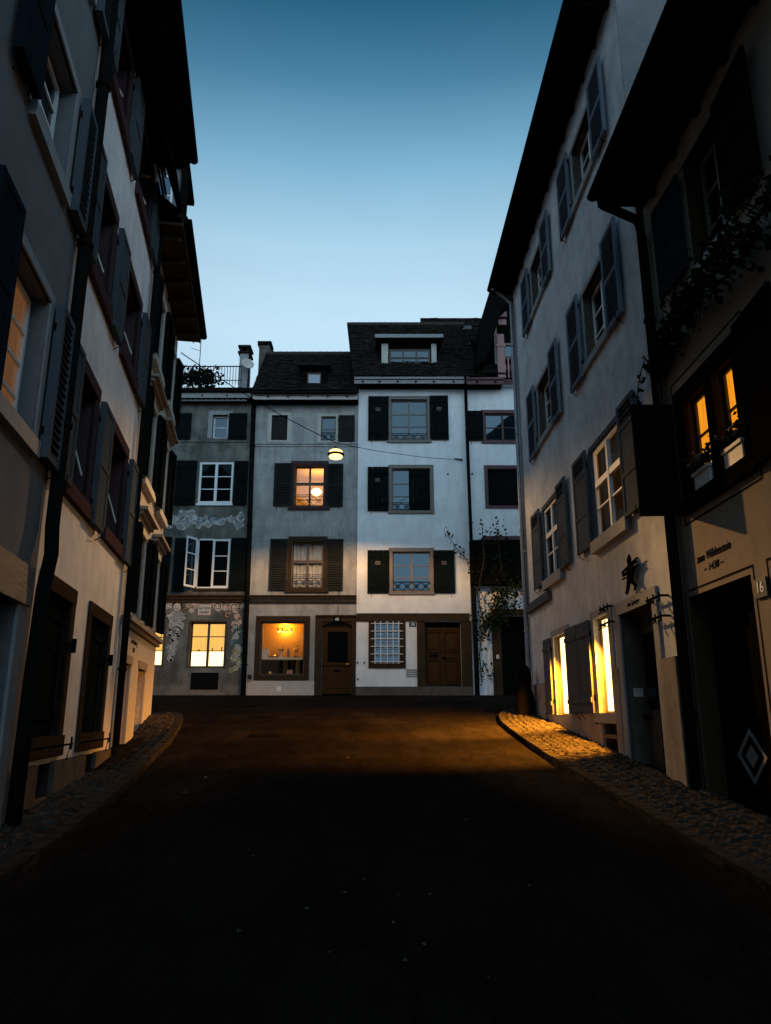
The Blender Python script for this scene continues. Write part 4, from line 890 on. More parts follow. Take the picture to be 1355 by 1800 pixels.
for u0_, u1_, z_ in ((9.4, 9.9, 1.45), (9.4, 9.88, 1.2), (11.55, 12.0, 1.62), (11.5, 12.05, 1.38)): brackets(u0_, u1_, z_)
fbox(h, 'door_surround', M['stone_grey'], F, [(9.75, 9.93, -1.4, 1.45, -.05, .03), (11.32, 11.52, -1.4, 1.45, -.05, .03), (9.75, 11.52, 1.45, 1.63, -.05, .034)])
text(h, 'inscription', 'zem Springer', F, 10.6, 1.535, .1, 'letter', .036)
o = fbox(h, 'door', M['door_gr'], F, [(9.93, 11.32, -1.3, 1.45, -.33, -.28), (10.05, 10.5, -.7, -.05, -.28, -.25), (10.75, 11.2, -.7, -.05, -.28, -.25), (10.0, 11.28, -.9, -.8, -.28, -.24)])
fbox(o, 'pane', M['glass'], F, [(10.08, 10.48, .1, 1.15, -.28, -.26), (10.75, 11.18, .1, 1.15, -.28, -.26)])
mb = MB(); mb.lathe([(.001, -.05), (.05, -.03), (.055, 0), (.05, .03), (.001, .05)], F.P(11.15, .0, -.21), 12); mb.build('handle', M['iron'], o)
fbox(h, 'door_bell', M['pot'], F, [(11.3, 11.326, .28, .4, -.24, -.1)])
fbox(h, 'door_step', M['kerb'], F, [(9.95, 11.3, -1.4, -.72, -.275, .1)])
each(h, 'plinth', M['plinth_r'], F, [(9.26, 9.75, -2, .7, -.01, .05), (11.52, 11.75, -2, .7, -.01, .045), (12.52, 14.36, -2, -.12, -.01, .045), (11.75, 12.52, -2, -.55, -.01, .045), (14.36, 18.1, -2, -.12, -.01, .045), (15.85, 18.1, -.12, .7, -.01, .045), (12.88, 14.36, -.12, .7, -.01, .045)])
fbox(h, 'cellar_hatch', M['door_gr'], F, [(11.75, 12.52, -.55, -.1, -.2, -.15), (11.72, 12.55, -.32, -.26, -.15, .03), (11.72, 12.55, -.58, -.52, -.15, .06)])
fbox(h, 'ledge', M['shut_slate'], F, [(15.6, 17.9, 2.32, 2.5, -.01, .1)])
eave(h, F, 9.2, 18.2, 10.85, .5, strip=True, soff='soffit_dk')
pipe(h, F, [(18.0, 11.0, .62), (18.05, 10.75, .3), (18.02, 10.5, .08), (18.02, .7, .08), (18.02, -.3, .08)], .05, 'zinc'); pipe(h, F, [(17.9, 10.4, .04), (17.9, 2.5, .04)], .02, 'zinc')

# ---- dark near right house
h = thing('beige_house', 'dark beige house nearest on the right under a deep black eave, numbered 16', 'house')
F = FR2
ops = [(7.95, 8.56, 2.48, 3.68, .19), (7.27, 7.78, 2.48, 3.68, .19), (6.95, 7.86, 4.98, 6.45, .3), (7.45, 9.04, -3, 1.36, .3), (5.3, 7.05, -3, 1.36, .3), (3.6, 4.8, 4.98, 6.4, .3), (3.6, 4.8, 2.48, 3.72, .3)]
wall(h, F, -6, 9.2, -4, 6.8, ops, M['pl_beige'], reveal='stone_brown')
for a, b, c, d, r in (ops[0], ops[1]): window(h, F, a, b, c, d, 1, 2, .16, 'frame_br', 'lit_r2', fw=.06, rails=[.2, .6], label='window lit by an orange curtain')
fbox(h, 'window_recess', M['door_bk'], F, [(7.05, 7.27, 2.3, 3.68, -.05, .02), (7.78, 7.95, 2.3, 3.68, -.05, .02), (8.56, 8.8, 2.3, 3.68, -.05, .02), (7.05, 8.8, 3.68, 3.85, -.05, .024), (7.05, 8.8, 2.3, 2.48, -.05, .07)])
def outline(u0, u1, z0, z1, w=.025, bottom=True):
    return fbox(h, 'painted_line', M['letter'], F, [(u0, u0 + w, z0, z1, 0, .003), (u1 - w, u1, z0, z1, 0, .003), (u0, u1, z1, z1 + w, 0, .0034)] + ([(u0, u1, z0 - w, z0, 0, .0034)] if bottom else []))
outline(6.98, 8.88, 2.22, 3.98); outline(6.82, 8.9, 4.84, 6.42); outline(7.37, 9.1, -2, 1.42, bottom=False); outline(5.1, 7.12, -2, 1.42, bottom=False)
window(h, F, 6.98, 7.83, 5.0, 6.42, 2, 3, .24, 'frame_gr', 'glass', fw=.05, sill=(.1, .05, .1, 'stone_grey'))
window(h, F, 3.62, 4.78, 5.0, 6.38, 2, 3, .24, 'frame_gr', 'glass', fw=.05); window(h, F, 3.62, 4.78, 2.5, 3.7, 2, 3, .24, 'frame_gr', 'glass', fw=.05)
shutter(h, F, 8.9, -1, .5, 2.33, 3.76, 92, 'twopanel', 'door_bk', d0=.02); shutter(h, F, 7.06, 1, .85, 2.3, 3.85, 176, 'twopanel', 'door_bk', d0=.04)
shutter(h, F, 7.9, -1, .76, 5.08, 6.35, 178, 'twopanel', 'shut_night', d0=.05); shutter(h, F, 6.9, 1, .8, 5.0, 6.4, 177, 'twopanel', 'door_bk', d0=.04)
for a, b in ((7.45, 9.04), (5.3, 7.05)):
    m_ = (a + b) / 2
    o = fbox(h, 'door', M['door_bk'], F, [(a, m_ - .005, -2, 1.36, -.3, -.24), (m_ + .005, b, -2, 1.36, -.3, -.24)] + [(p, q, .0, .9, -.24, -.22) for p, q in ((a + .12, m_ - .12), (m_ + .12, b - .12))])
    mb = MB(); mb.lathe([(.001, -.03), (.03, 0), (.001, .03)], F.P(a + .12, .25, -.2), 8); mb.build('handle', M['brass'], o)
    if a > 7:
        mb = MB(); cx, cz, w_, hh = 8.36, -.40, .33, .28
        for s0, s1 in (((-1, 0), (0, 1)), ((0, 1), (1, 0)), ((1, 0), (0, -1)), ((0, -1), (-1, 0))):
            mb.hexa([F.P(cx + s0[0] * w_, cz + s0[1] * hh, -.24), F.P(cx + s1[0] * w_, cz + s1[1] * hh, -.24), F.P(cx + s1[0] * w_ * .8, cz + s1[1] * hh * .8, -.24), F.P(cx + s0[0] * w_ * .8, cz + s0[1] * hh * .8, -.24),
                     F.P(cx + s0[0] * w_, cz + s0[1] * hh, -.23), F.P(cx + s1[0] * w_, cz + s1[1] * hh, -.23), F.P(cx + s1[0] * w_ * .8, cz + s1[1] * hh * .8, -.23), F.P(cx + s0[0] * w_ * .8, cz + s0[1] * hh * .8, -.23)])
        mb.hexa([F.P(cx + x * w_ * .4, cz + z * hh * .4, dd) for dd in (-.24, -.23) for x, z in ((-1, 0), (0, -1), (1, 0), (0, 1))]); mb.build('painted_lozenge', M['stone_grey'], o)
text(h, 'inscription', 'zum Wildenstein', F, 8.22, 1.74, .14, 'letter', .004, width=.86, shear=.2); text(h, 'inscription', '~ 1438 ~', F, 8.24, 1.60, .12, 'letter', .004, width=.5, shear=.2)
plate(h, F, 7.13, 7.37, 1.1, 1.28, '16', .15, .01)
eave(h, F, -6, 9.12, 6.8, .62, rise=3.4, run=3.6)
pipe(h, F, [(8.95, 6.95, .7), (8.98, 6.72, .62), (9.06, 6.55, .15), (9.1, 6.3, .09), (9.1, -1.2, .09)], .065)

# ================================================================== STREET FURNITURE, PLANTS, LITTER
LAMP = at(591, 799, 20.9)
l_ = thing('hanging_street_lamp', 'glowing street lamp with two glass lenses hanging on a wire over the street', 'street lamp')
mb = MB(); c0 = LAMP
mb.lathe([(.001, .26), (.035, .26), (.04, .2), (.09, .17), (.14, .135), (.15, .12)], c0, 28); mb.tube([c0 + Vector((0, 0, .25)), c0 + Vector((0, 0, .36))], .018, 8); mb.build('canopy', M['brass'], l_, smooth=True)
mb = MB(); mb.lathe([(.15, .13), (.19, .095), (.2, .05), (.17, .025)], c0, 28); mb.build('upper_glass', M['lampglass'], l_, smooth=True)
mb = MB(); mb.lathe([(.17, .03), (.24, .02), (.245, 0), (.24, -.02), (.17, -.03)], c0, 28); mb.build('belt_ring', M['iron'], l_, smooth=True)
mb = MB(); mb.lathe([(.17, -.025), (.2, -.05), (.18, -.1), (.1, -.135), (.001, -.145)], c0, 28); mb.build('lower_glass', M['lampglass'], l_, smooth=True)
L = bpy.data.lights.new('lamp_light', 'POINT'); L.color = (1, .55, .20); L.energy = LAMPW * 4; L.shadow_soft_size = .1; L.use_nodes = True
t = L.node_tree; em = t.nodes['Emission']; tc = node(t, 'ShaderNodeTexCoord'); sx = node(t, 'ShaderNodeSeparateXYZ'); t.links.new(tc.outputs['Normal'], sx.inputs[0])
mr = node(t, 'ShaderNodeMapRange'); mr.inputs['From Min'].default_value = -1; mr.inputs['From Max'].default_value = 1; t.links.new(sx.outputs['Z'], mr.inputs['Value'])
rp = node(t, 'ShaderNodeValToRGB'); e = rp.color_ramp.elements
while len(e) < 5: e.new(.5)
for x, (p_, v_) in zip(e, ((0, .05), (.15, .27), (.26, .6), (.315, .95), (.39, 0))): x.position = p_; x.color = (v_, v_, v_, 1)
t.links.new(mr.outputs[0], rp.inputs['Fac']); ng = node(t, 'ShaderNodeMath', operation='MULTIPLY'); t.links.new(sx.outputs['Y'], ng.inputs[0]); ng.inputs[1].default_value = -1
at_ = node(t, 'ShaderNodeMath', operation='ARCTAN2'); t.links.new(sx.outputs['X'], at_.inputs[0]); t.links.new(ng.outputs[0], at_.inputs[1])
az_ = node(t, 'ShaderNodeMapRange'); az_.inputs['From Min'].default_value = -PI; az_.inputs['From Max'].default_value = PI; t.links.new(at_.outputs[0], az_.inputs['Value'])
az = node(t, 'ShaderNodeValToRGB'); e = az.color_ramp.elements
while len(e) < len(LOBES): e.new(.5)
for x, (p_, v_) in zip(e, LOBES): x.position = .5 + p_ / 360; x.color = (v_ / 4, v_ / 4, v_ / 4, 1)
t.links.new(az_.outputs[0], az.inputs['Fac'])
mu = node(t, 'ShaderNodeMath', operation='MULTIPLY'); t.links.new(rp.outputs['Color'], mu.inputs[0]); t.links.new(az.outputs['Color'], mu.inputs[1]); t.links.new(mu.outputs[0], em.inputs['Strength'])
lo = bpy.data.objects.new('lamp_light', L); COL.objects.link(lo); lo.location = c0 + Vector((0, 0, -.26)); lo.parent = l_
w_ = thing('suspension_wire', 'thin dark wire strung across the street carrying the lamp between house fronts', 'wire')
pa, pb, pm = FL.P(16.35, 8.25, .1), at(810, 808, 25.95), c0 + Vector((0, 0, .36))
def sag(a, b, s): return [a.lerp(b, k / 12) - Vector((0, 0, s * 4 * (k / 12) * (1 - k / 12))) for k in range(13)]
mb = MB(); mb.tube(sag(pa, pm, .12), .012, 6); mb.tube(sag(pm, pb, .1), .009, 6); mb.build('cable', M['iron'], w_)
mb = MB(); mb.tube([pb, pb - Vector((.25, .08, -.02))], .02, 6); mb.lathe([(.001, -.05), (.05, 0), (.001, .05)], pb, 8); mb.build('anchor_hook', M['iron'], w_)

# bollard at the far right corner
b_ = thing('stone_bollard', 'round topped dark stone bollard at the far corner of the right pavement', 'bollard')
g_ = .0
mb = MB(); mb.lathe([(.22, g_ - .3), (.21, g_ + .35), (.19, g_ + .5), (.16, g_ + .56), (.16, g_ + .58)], (3.1, 17.55, 0), 18); mb.build('base', M['bollard'], b_, smooth=True)
mb = MB(); mb.lathe([(.15, g_ + .57), (.14, g_ + .9), (.135, g_ + 1.02), (.09, g_ + 1.1), (.001, g_ + 1.13)], (3.1, 17.55, 0), 18); mb.build('shaft', M['bollard'], b_, smooth=True)

# iron jumping figure on the right house
f_ = thing('iron_wall_figure', 'black iron silhouette of a leaping figure in a pointed hat above the right door', 'wall ornament')
def rp_(x, y):
    px, py = 1060 + x / 9.68, 950 + y / 9.68; a, b, d = ray(px, py); k = (3.62 - .075) / (a + .014 * b); return b * k, d * k
def sil(pts, d0=.065, d1=.085):
    q = [rp_(*p) for p in pts]; n = len(q); mb.add([FR.P(u, z, d0) for u, z in q] + [FR.P(u, z, d1) for u, z in q], [list(range(n)), list(range(n, 2 * n))] + [[k, (k + 1) % n, n + (k + 1) % n, n + k] for k in range(n)])
mb = MB()
sil([(430, 235), (455, 290), (462, 330), (450, 400), (500, 420), (512, 520), (500, 640), (510, 690), (558, 765), (540, 850), (520, 845), (528, 780), (470, 715), (450, 740), (425, 850), (405, 925), (370, 890), (392, 850), (400, 720), (410, 620), (395, 520), (415, 430), (400, 330), (410, 310)])
for a_, b_2, w in (((440, 420), (310, 555), 14), ((420, 540), (318, 600), 26), ((415, 620), (315, 662), 12), ((450, 400), (568, 292), 12), ((470, 430), (560, 350), 14), ((480, 470), (580, 408), 14), ((490, 520), (560, 440), 10)):
    dx, dy = b_2[0] - a_[0], b_2[1] - a_[1]; k = math.hypot(dx, dy); w *= 1.9; px, py = -dy / k * w / 2, dx / k * w / 2
    sil([(a_[0] + px, a_[1] + py), (b_2[0] + px, b_2[1] + py), (b_2[0] - px, b_2[1] - py), (a_[0] - px, a_[1] - py)], .062, .08)
mb.build('silhouette', M['bollard'], f_)
mb = MB()
for u, z in (rp_(450, 500), rp_(430, 700)): mb.tube([FR.P(u, z, -.01), FR.P(u, z, .07)], .012, 6)
mb.build('wall_pin', M['iron'], f_)

# plants
def foliage(mb, pts, n, spread, size):
    for _ in range(n):
        i = random.randrange(len(pts) - 1); p = Vector(pts[i]).lerp(Vector(pts[i + 1]), random.random()); s = spread[i] if isinstance(spread, (list, tuple)) else spread
        mb.leaf(p + Vector((random.gauss(0, s), random.gauss(0, s * .6), random.gauss(0, s))), size * random.uniform(.6, 1.3))
v = thing('ivy_garland', 'dark ivy garland trained across the beige house front between its two window rows', 'climbing plant')
iv = [FR2.P(9.08, .0, .06), FR2.P(9.0, 4.25, .12), FR2.P(8.5, 4.42, .16), FR2.P(7.9, 4.5, .18), FR2.P(7.2, 4.46, .2), FR2.P(6.4, 4.42, .22), FR2.P(5.4, 4.4, .2)]
mb = MB(); mb.tube([FR2.P(8.88, -.9, .05), FR2.P(8.9, 2.2, .05), FR2.P(8.96, 3.2, .05), *iv[1:]], .018, 6); mb.build('stem', M['stem'], v)
mb = MB(); foliage(mb, iv[1:], 1250, [.08, .09, .1, .13, .16], .1); mb.build('foliage', M['leaf_dk'], v, recalc=False)
v = thing('ivy_shoot', 'small trailing ivy shoot hanging by the corner drainpipe above the black shutter', 'climbing plant')
sp = [FR.P(9.12, 4.55, .1), FR.P(9.3, 4.35, .14), FR.P(9.5, 4.15, .12), FR.P(9.6, 3.85, .1)]
mb = MB(); mb.tube(sp, .008, 5); mb.build('stem', M['stem'], v); mb = MB(); foliage(mb, sp[1:], 46, .04, .09); mb.build('foliage', M['leaf_dk'], v, recalc=False)
v = thing('climbing_vine', 'thin leafy vine climbing the drainpipe corner beside the oak door', 'climbing plant')
def vp(x, y, Y=25.75): return at(x, y, Y)
stems = [[vp(846, 1200), vp(842, 1150), vp(848, 1090), vp(838, 1045), vp(820, 985), vp(800, 962), vp(783, 934)], [vp(846, 1120), vp(868, 1060), vp(882, 1015), vp(876, 960, 25.5), vp(872, 925, 25.6)], [vp(838, 1045), vp(850, 985, 25.5), vp(846, 920, 25.6)], [vp(868, 1060), vp(900, 1035, 25.5), vp(925, 1020, 25.4)], [vp(850, 1100), vp(870, 1085), vp(905, 1062, 25.5)], [vp(848, 1160), vp(860, 1190), vp(868, 1170)]]
mb = MB()
for s_ in stems: mb.tube(s_, [.022 - .016 * k / len(s_) for k in range(len(s_))], 6)
mb.build('stem', M['stem'], v)
mb = MB()
for i, (n, s) in enumerate(((110, .08), (260, .17), (60, .06), (330, .18), (420, .2), (24, .08))): foliage(mb, stems[i], n, s, .115)
mb.build('foliage', M['leaf'], v, recalc=False)
v = thing('terrace_shrub', 'bushy dark plants behind the roof terrace railing of the mural house', 'shrub')
tp = [at(300, 668, 26.8), at(345, 662, 26.8), at(375, 668, 26.8)]
mb = MB()
for x in (310, 322, 335, 350, 362, 374): b0 = at(x, 684, 26.8); mb.tube([b0, at(x + random.uniform(-6, 6), 652, 26.8)], .012, 5)
mb.build('stem', M['stem'], v); mb = MB(); foliage(mb, tp, 900, [.2, .2], .16); mb.build('foliage', M['leaf_dk'], v, recalc=False)
a_ = thing('roof_antenna', 'thin antenna mast with a stay rising from the terrace roof', 'antenna')
q = at(349.5, 668, 26.3); mb = MB(); mb.tube([q - Vector((0, 0, .5)), q + Vector((0, 0, 1.9))], .016, 6); mb.tube([q + Vector((0, 0, 1.2)), q + Vector((-.35, 0, 1.3))], .01, 5); mb.build('mast', M['iron'], a_)
d_ = thing('satellite_dish', 'pale round satellite dish on a pole beside the terrace chimney', 'satellite dish')
q = at(435, 642, 26.7); mb = MB()
R = Matrix.Rotation(math.radians(70), 4, 'X') @ Matrix.Rotation(math.radians(25), 4, 'Y')
base = len(mb.v); mb.lathe([(.001, 0), (.12, .02), (.2, .06), (.24, .1), (.24, .115), (.19, .08), (.001, .02)], (0, 0, 0), 20); mb.v = [tuple(q + (R @ Vector(p))) for p in mb.v]; mb.build('dish', M['stone_pale'], d_, smooth=True)
mb = MB(); z_ = at(437, 684, 26.8); mb.tube([(q.x + .05, 26.82, z_.z - .3), (q.x + .05, 26.82, q.z + .9)], .025, 6); mb.tube([(q.x + .05, 26.82, q.z), q], .018, 6); mb.build('pole', M['iron'], d_)
for i, (u, lab) in enumerate(((7.42, 'white flower pot on the right side of the orange lit window sill'), (8.2, 'pale flower pot on the left side of the orange lit window sill'))):
    p = thing('flower_pot', lab, 'flower pot', 'flower pots on the orange lit sill')
    mb = MB(); FR2.hexa(mb, u - .2, u + .2, 2.485, 2.68, -.2, .04); FR2.hexa(mb, u - .22, u + .22, 2.66, 2.70, -.22, .06); mb.build('planter', M['pot'], p)
    mb = MB(); foliage(mb, [FR2.P(u - .25, 2.76, -.06), FR2.P(u + .25, 2.78, -.06)], 170, .07, .08); foliage(mb, [FR2.P(u - .15, 2.95, -.1), FR2.P(u + .15, 2.9, -.1)], 50, .06, .07); mb.build('foliage', M['leaf_dk'], p, recalc=False)
    mb = MB(); foliage(mb, [FR2.P(u - .22, 2.82, .05), FR2.P(u + .22, 2.82, .05)], 22, .05, .06); mb.build('blossoms', M['petal'], p, recalc=False)

# ================================================================== GROUND
def strip(name, ys, x0, x1, mat, dz=0, kind='structure'):
    mb = MB()
    for a, b in zip(ys, ys[1:]): mb.quad((x0, a, ground(a) + dz), (x1, a, ground(a) + dz), (x1, b, ground(b) + dz), (x0, b, ground(b) + dz))
    return tag(mb.build(name, M[mat], recalc=False), kind=kind)
ys = [-25, -15, -5, 0, 3, 6, 9, 12, 15, 17, 18, 19, 20, 22, 24, 26]
strip('road', ys, -40, 40, 'asphalt')
mb = MB(); mb.quad((-600, 25.9, .685), (600, 25.9, .685), (600, 900, .685), (-600, 900, .685)); mb.quad((-600, -900, -4.22), (600, -900, -4.22), (600, -24.9, -4.22), (-600, -24.9, -4.22))
for sx_ in (-1, 1):
    for a, b in zip(ys, ys[1:]): mb.quad((sx_ * 39.9, a, ground(a) - .01), (sx_ * 600, a, ground(a) - .01), (sx_ * 600, b, ground(b) - .01), (sx_ * 39.9, b, ground(b) - .01))
tag(mb.build('ground', M['asphalt'], recalc=False), kind='structure')
def patch(pts):
    mb = MB(); mb.add([(x, y, ground(y) + .004) for x, y in pts], [list(range(len(pts)))]); tag(mb.build('road_patch', M['asphalt_patch'], recalc=False), kind='structure')
patch([(-4.0, 15.4), (-2.2, 15.35), (-1.2, 15.7), (-1.2, 17.6), (-3.9, 17.7)]); patch([(-.7, 15.2), (.6, 15.25), (.62, 16.6), (-.75, 16.55)])
KR = [(3.2, -6), (2.75, 4), (2.6, 6.5), (2.5, 8.6), (2.43, 9.9), (2.38, 11.4), (2.34, 13), (2.34, 15), (2.37, 16.4), (2.5, 17.6), (2.72, 18.5), (3.05, 19.1), (3.5, 19.5)]
def wr(y): return 3.62 - .014 * y if y > 9.25 else 3.70 - .014 * y
KL = [(-2.5, -6), (-2.6, 3), (-2.74, 6.5), (-2.83, 7.7), (-3.08, 9.9), (-3.35, 11.6), (-3.6, 13.4), (-4.02, 15.6), (-4.38, 17.2), (-4.62, 17.9), (-5.0, 18.3), (-5.6, 18.4)]
def wl(y): return -2.22 - .163 * y
def zl_(y):
    pts = [(-6, -2.2), (6, -1.06), (7.6, -.9), (12.1, -.68), (14.04, -.44), (15.2, -.15), (16.2, .0), (18.5, .1)]
    for (a, za), (b, zb) in zip(pts, pts[1:]):
        if y <= b: return za + (zb - za) * (y - a) / (b - a)
    return .1
def paving(name, K, wfun, zw, side, yend):
    base = MB(); st = MB(); kb = MB(); rows = []
    def kx(y):
        for (xa, ya), (xb, yb) in zip(K, K[1:]):
            if y <= yb: return xa + (xb - xa) * (y - ya) / (yb - ya)
        return K[-1][0]
    def pos(y, f):      # f 0 = kerb, 1 = wall
        xk, xw = kx(y), wfun(min(y, yend)); zk = ground(y) + .05; x = xk + (xw - xk) * f; return Vector((x, y, zk + (zw(y) - zk) * f))
    y = -5.0; yy = []
    while y < K[-1][1] - .02: yy.append(y); y += .5 if y < 3 else .25
    yy.append(K[-1][1])
    for a, b in zip(yy, yy[1:]):
        for f0, f1 in ((0, .33), (.33, .66), (.66, 1.0)):
            base.quad(pos(a, f0), pos(a, f1), pos(b, f1), pos(b, f0))
        q0, q1 = pos(a, 0), pos(b, 0); base.quad(q0, q1, q1 - Vector((0, 0, .3)), q0 - Vector((0, 0, .3)))
    o = tag(base.build(name, M['mortar'], recalc=False), kind='structure')
    y = 3.0
    while y < K[-1][1] - .12:
        dy = random.uniform(.085, .115); w = abs(kx(y) - wfun(min(y, yend))); n = max(1, int((w - .16) / .115)); sh_ = random.uniform(-.04, .04)
        for k in range(n if w > .35 else 0):
            f0 = (.16 + (w - .16) * k / n + .008 + random.uniform(-.008, .008)) / w; f1 = (.16 + (w - .16) * (k + 1) / n - .008 + random.uniform(-.008, .008)) / w
            ya, yb = y + .006 + random.uniform(-.008, .008) + sh_ * .3, y + dy - .006
            h_ = random.uniform(.012, .042); tl = [random.uniform(-.009, .009) for _ in range(4)]; c = [pos(ya, f0), pos(ya, f1), pos(yb, f1), pos(yb, f0)]
            m = sum(c, Vector()) / 4; top = [m + (p - m) * .62 + Vector((0, 0, h_ + t_)) for p, t_ in zip(c, tl)]; lo_ = [p + Vector((0, 0, h_ * .45)) for p in c]
            st.add([p - Vector((0, 0, .02)) for p in c] + lo_ + top, [(0, 1, 5, 4), (1, 2, 6, 5), (2, 3, 7, 6), (3, 0, 4, 7), (4, 5, 9, 8), (5, 6, 10, 9), (6, 7, 11, 10), (7, 4, 8, 11), (8, 9, 10, 11)])
        # kerb stones, long side along the kerb
        y += dy
    y = 3.0
    while y < K[-1][1] - .3:
        L_ = random.uniform(.22, .34); yb = min(y + L_ - .022, K[-1][1]); c = []
        for q in (y, yb):
            p = pos(q, 0); c.append((p, p + Vector((side * .14, 0, 0))))
        h_ = random.uniform(.03, .042); u = Vector((0, 0, h_)); dn = Vector((0, 0, -.2))
        kb.hexa([c[0][0] + dn, c[0][1] + dn, c[1][1] + dn, c[1][0] + dn, c[0][0] + u, c[0][1] + u, c[1][1] + u, c[1][0] + u]); y += L_
    tag(st.build('cobbles', M['cobble'], recalc=False), kind='structure'); tag(kb.build('kerb', M['kerb']), kind='structure')
paving('pavement', KR, wr, lambda y: ground(y) + .07, 1, 18.1)
paving('pavement', KL, wl, zl_, -1, 16.45)
# step stone before the left corner house
s_ = thing('step_stone', 'dark stone step block with a pale edge on the left pavement before the corner house', 'step')
mb = MB(); FL.hexa(mb, 12.9, 14.0, -1.2, -.52, .05, .42); mb.build('block', M['plinth'], s_); mb = MB(); FL.hexa(mb, 12.75, 14.1, -1.2, -.5, .42, .6); mb.build('edge', M['kerb'], s_)
for i, (x, y, w, d, lab) in enumerate(((-2.18, 14.5, .3, .22, 'rectangular iron drain cover set in the road, nearest of the two'), (-2.75, 17.75, .3, .22, 'rectangular iron drain cover farther up the road near the back row'))):
    m_ = thing('drain_cover', lab, 'drain cover', 'drain covers in the road')
    mb = MB(); mb.box(x - w, x + w, y - d, y + d, ground(y) - .02, ground(y) + .009)
    for k in range(len(mb.v)): vv = mb.v[k]; mb.v[k] = (vv[0], vv[1], vv[2] + (vv[1] - y) * .098)
    mb.build('frame', M['iron'], m_); mb = MB()
    for k in range(6):
        x0 = x - w + .05 + k * (2 * w - .1) / 6; mb.hexa([(x0, y - d + .04, ground(y - d) + .012), (x0 + .06, y - d + .04, ground(y - d) + .012), (x0 + .06, y + d - .04, ground(y + d) + .012), (x0, y + d - .04, ground(y + d) + .012), (x0, y - d + .04, ground(y - d) + .017), (x0 + .06, y - d + .04, ground(y - d) + .017), (x0 + .06, y + d - .04, ground(y + d) + .017), (x0, y + d - .04, ground(y + d) + .017)])
    mb.build('grate', M['iron'], m_)
random.seed(21)
spots = [(580, 1678), (690, 1625), (612, 1422), (817, 1443), (640, 1548), (700, 1576), (745, 1663), (710, 1692), (362, 1368), (326, 1395), (445, 1508), (606, 1572), (858, 1722), (265, 1425), (755, 1575), (612, 1333), (540, 1600), (420, 1640), (930, 1560)]
for x, y in spots:
    a, b, d = ray(x, y); k = -1.76 / (d - .098 * b); cx, cy = a * k, b * k
    mb = MB(); s = random.uniform(.009, .018) if y > 1400 else .03; r = random.random() * 6
    pts = []
    for q in range(8):
        t_ = q * PI / 4; rr = s * (1 if q % 2 == 0 else .62) * (1.5 if q in (0, 4) else 1); px, py = rr * math.cos(t_ + r), rr * math.sin(t_ + r); pts.append((cx + px, cy + py, ground(cy + py) + .012 + .008 * math.sin(q * 2)))
    mb.add(pts + [(cx, cy, ground(cy) + .02)], [(q, (q + 1) % 8, 8) for q in range(8)]); tag(mb.build('fallen_leaf', M['petal'], recalc=False), 'small pale fallen leaf lying on the dark road', 'leaf', 'fallen leaves scattered on the road')

# ================================================================== LIGHT
for u0_, u1_, pw in ((14.6, 15.6, 40), (11.95, 12.6, 34)):
    s = bpy.data.lights.new('window_lamp', 'SPOT'); s.color = (1, .36, .022); s.energy = pw * WL; s.spot_size = math.radians(104); s.spot_blend = .5; s.shadow_soft_size = .07
    o = bpy.data.objects.new('window_lamp', s); COL.objects.link(o); p = FR.P((u0_ + u1_) / 2 - .15, 1.3, -.07); o.location = p
    o.rotation_euler = (FR.P((u0_ + u1_) / 2 + .8, -.35, 1.3) - p).to_track_quat('-Z', 'Y').to_euler()
wd = bpy.data.worlds.new('World'); scene.world = wd; wd.use_nodes = True; t = wd.node_tree; bg = t.nodes['Background']
tc = node(t, 'ShaderNodeTexCoord'); sx = node(t, 'ShaderNodeSeparateXYZ'); t.links.new(tc.outputs['Generated'], sx.inputs[0])
col = ramp(t, sx.outputs['Z'], SKYSTOPS)
dp = node(t, 'ShaderNodeVectorMath', operation='DOT_PRODUCT'); t.links.new(tc.outputs['Generated'], dp.inputs[0]); dp.inputs[1].default_value = GLOWDIR
mr = node(t, 'ShaderNodeMapRange'); mr.inputs['From Min'].default_value = 0; mr.inputs['From Max'].default_value = 1; mr.inputs['To Min'].default_value = 1; mr.inputs['To Max'].default_value = GLOWK; t.links.new(dp.outputs['Value'], mr.inputs['Value'])
d2 = node(t, 'ShaderNodeVectorMath', operation='DOT_PRODUCT'); t.links.new(tc.outputs['Generated'], d2.inputs[0]); d2.inputs[1].default_value = Vector((-.02, .86, .5)).normalized()
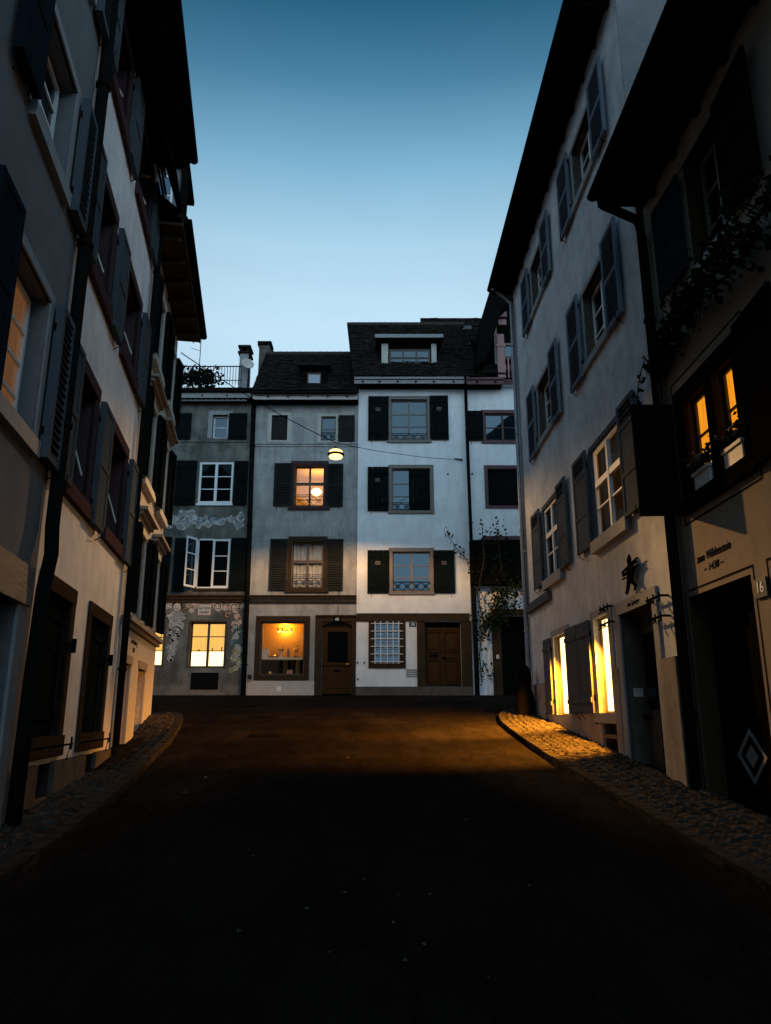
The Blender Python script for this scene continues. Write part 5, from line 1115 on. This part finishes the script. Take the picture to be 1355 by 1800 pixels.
m2 = node(t, 'ShaderNodeMapRange'); m2.interpolation_type = 'SMOOTHSTEP'; m2.inputs['From Min'].default_value = .89; m2.inputs['From Max'].default_value = 1; m2.inputs['To Min'].default_value = .7; m2.inputs['To Max'].default_value = 1.1; t.links.new(d2.outputs['Value'], m2.inputs['Value'])
m3 = node(t, 'ShaderNodeMath', operation='MULTIPLY'); t.links.new(mr.outputs[0], m3.inputs[0]); t.links.new(m2.outputs[0], m3.inputs[1])
vm = node(t, 'ShaderNodeVectorMath', operation='SCALE'); t.links.new(col, vm.inputs[0]); t.links.new(m3.outputs[0], vm.inputs['Scale'])
nz = node(t, 'ShaderNodeTexNoise'); nz.inputs['Scale'].default_value = 2.2; nz.inputs['Detail'].default_value = 5; mp = node(t, 'ShaderNodeMapping'); mp.inputs['Scale'].default_value = (1, 1, 2.6); t.links.new(tc.outputs['Generated'], mp.inputs['Vector']); t.links.new(mp.outputs['Vector'], nz.inputs['Vector'])
m4 = node(t, 'ShaderNodeMapRange'); m4.inputs['From Min'].default_value = .3; m4.inputs['From Max'].default_value = .7; m4.inputs['To Min'].default_value = .94; m4.inputs['To Max'].default_value = 1.07; t.links.new(nz.outputs['Fac'], m4.inputs['Value']); m5 = node(t, 'ShaderNodeMath', operation='MULTIPLY'); t.links.new(m3.outputs[0], m5.inputs[0]); t.links.new(m4.outputs[0], m5.inputs[1]); t.links.new(m5.outputs[0], vm.inputs['Scale'])
t.links.new(vm.outputs[0], bg.inputs['Color']); bg.inputs['Strength'].default_value = SKYK
cam = bpy.data.cameras.new('camera'); co = bpy.data.objects.new('camera', cam); COL.objects.link(co)
cam.sensor_fit = 'VERTICAL'; cam.sensor_height = 36; cam.lens = 36 * FPX / 1800; cam.clip_end = 3000; cam.clip_start = .05
co.location = (0, 0, 0); co.rotation_euler = (PI / 2 + TILT, 0, 0); scene.camera = co
scene.view_settings.view_transform = 'Standard'; scene.view_settings.look = 'None'; scene.view_settings.gamma = 1; scene.view_settings.exposure = EXPO
scene.cycles.max_bounces = 5; scene.cycles.diffuse_bounces = 3; scene.cycles.glossy_bounces = 3; scene.cycles.transparent_max_bounces = 8; scene.cycles.caustics_reflective = False; scene.cycles.caustics_refractive = False
scene.cycles.sample_clamp_indirect = 3
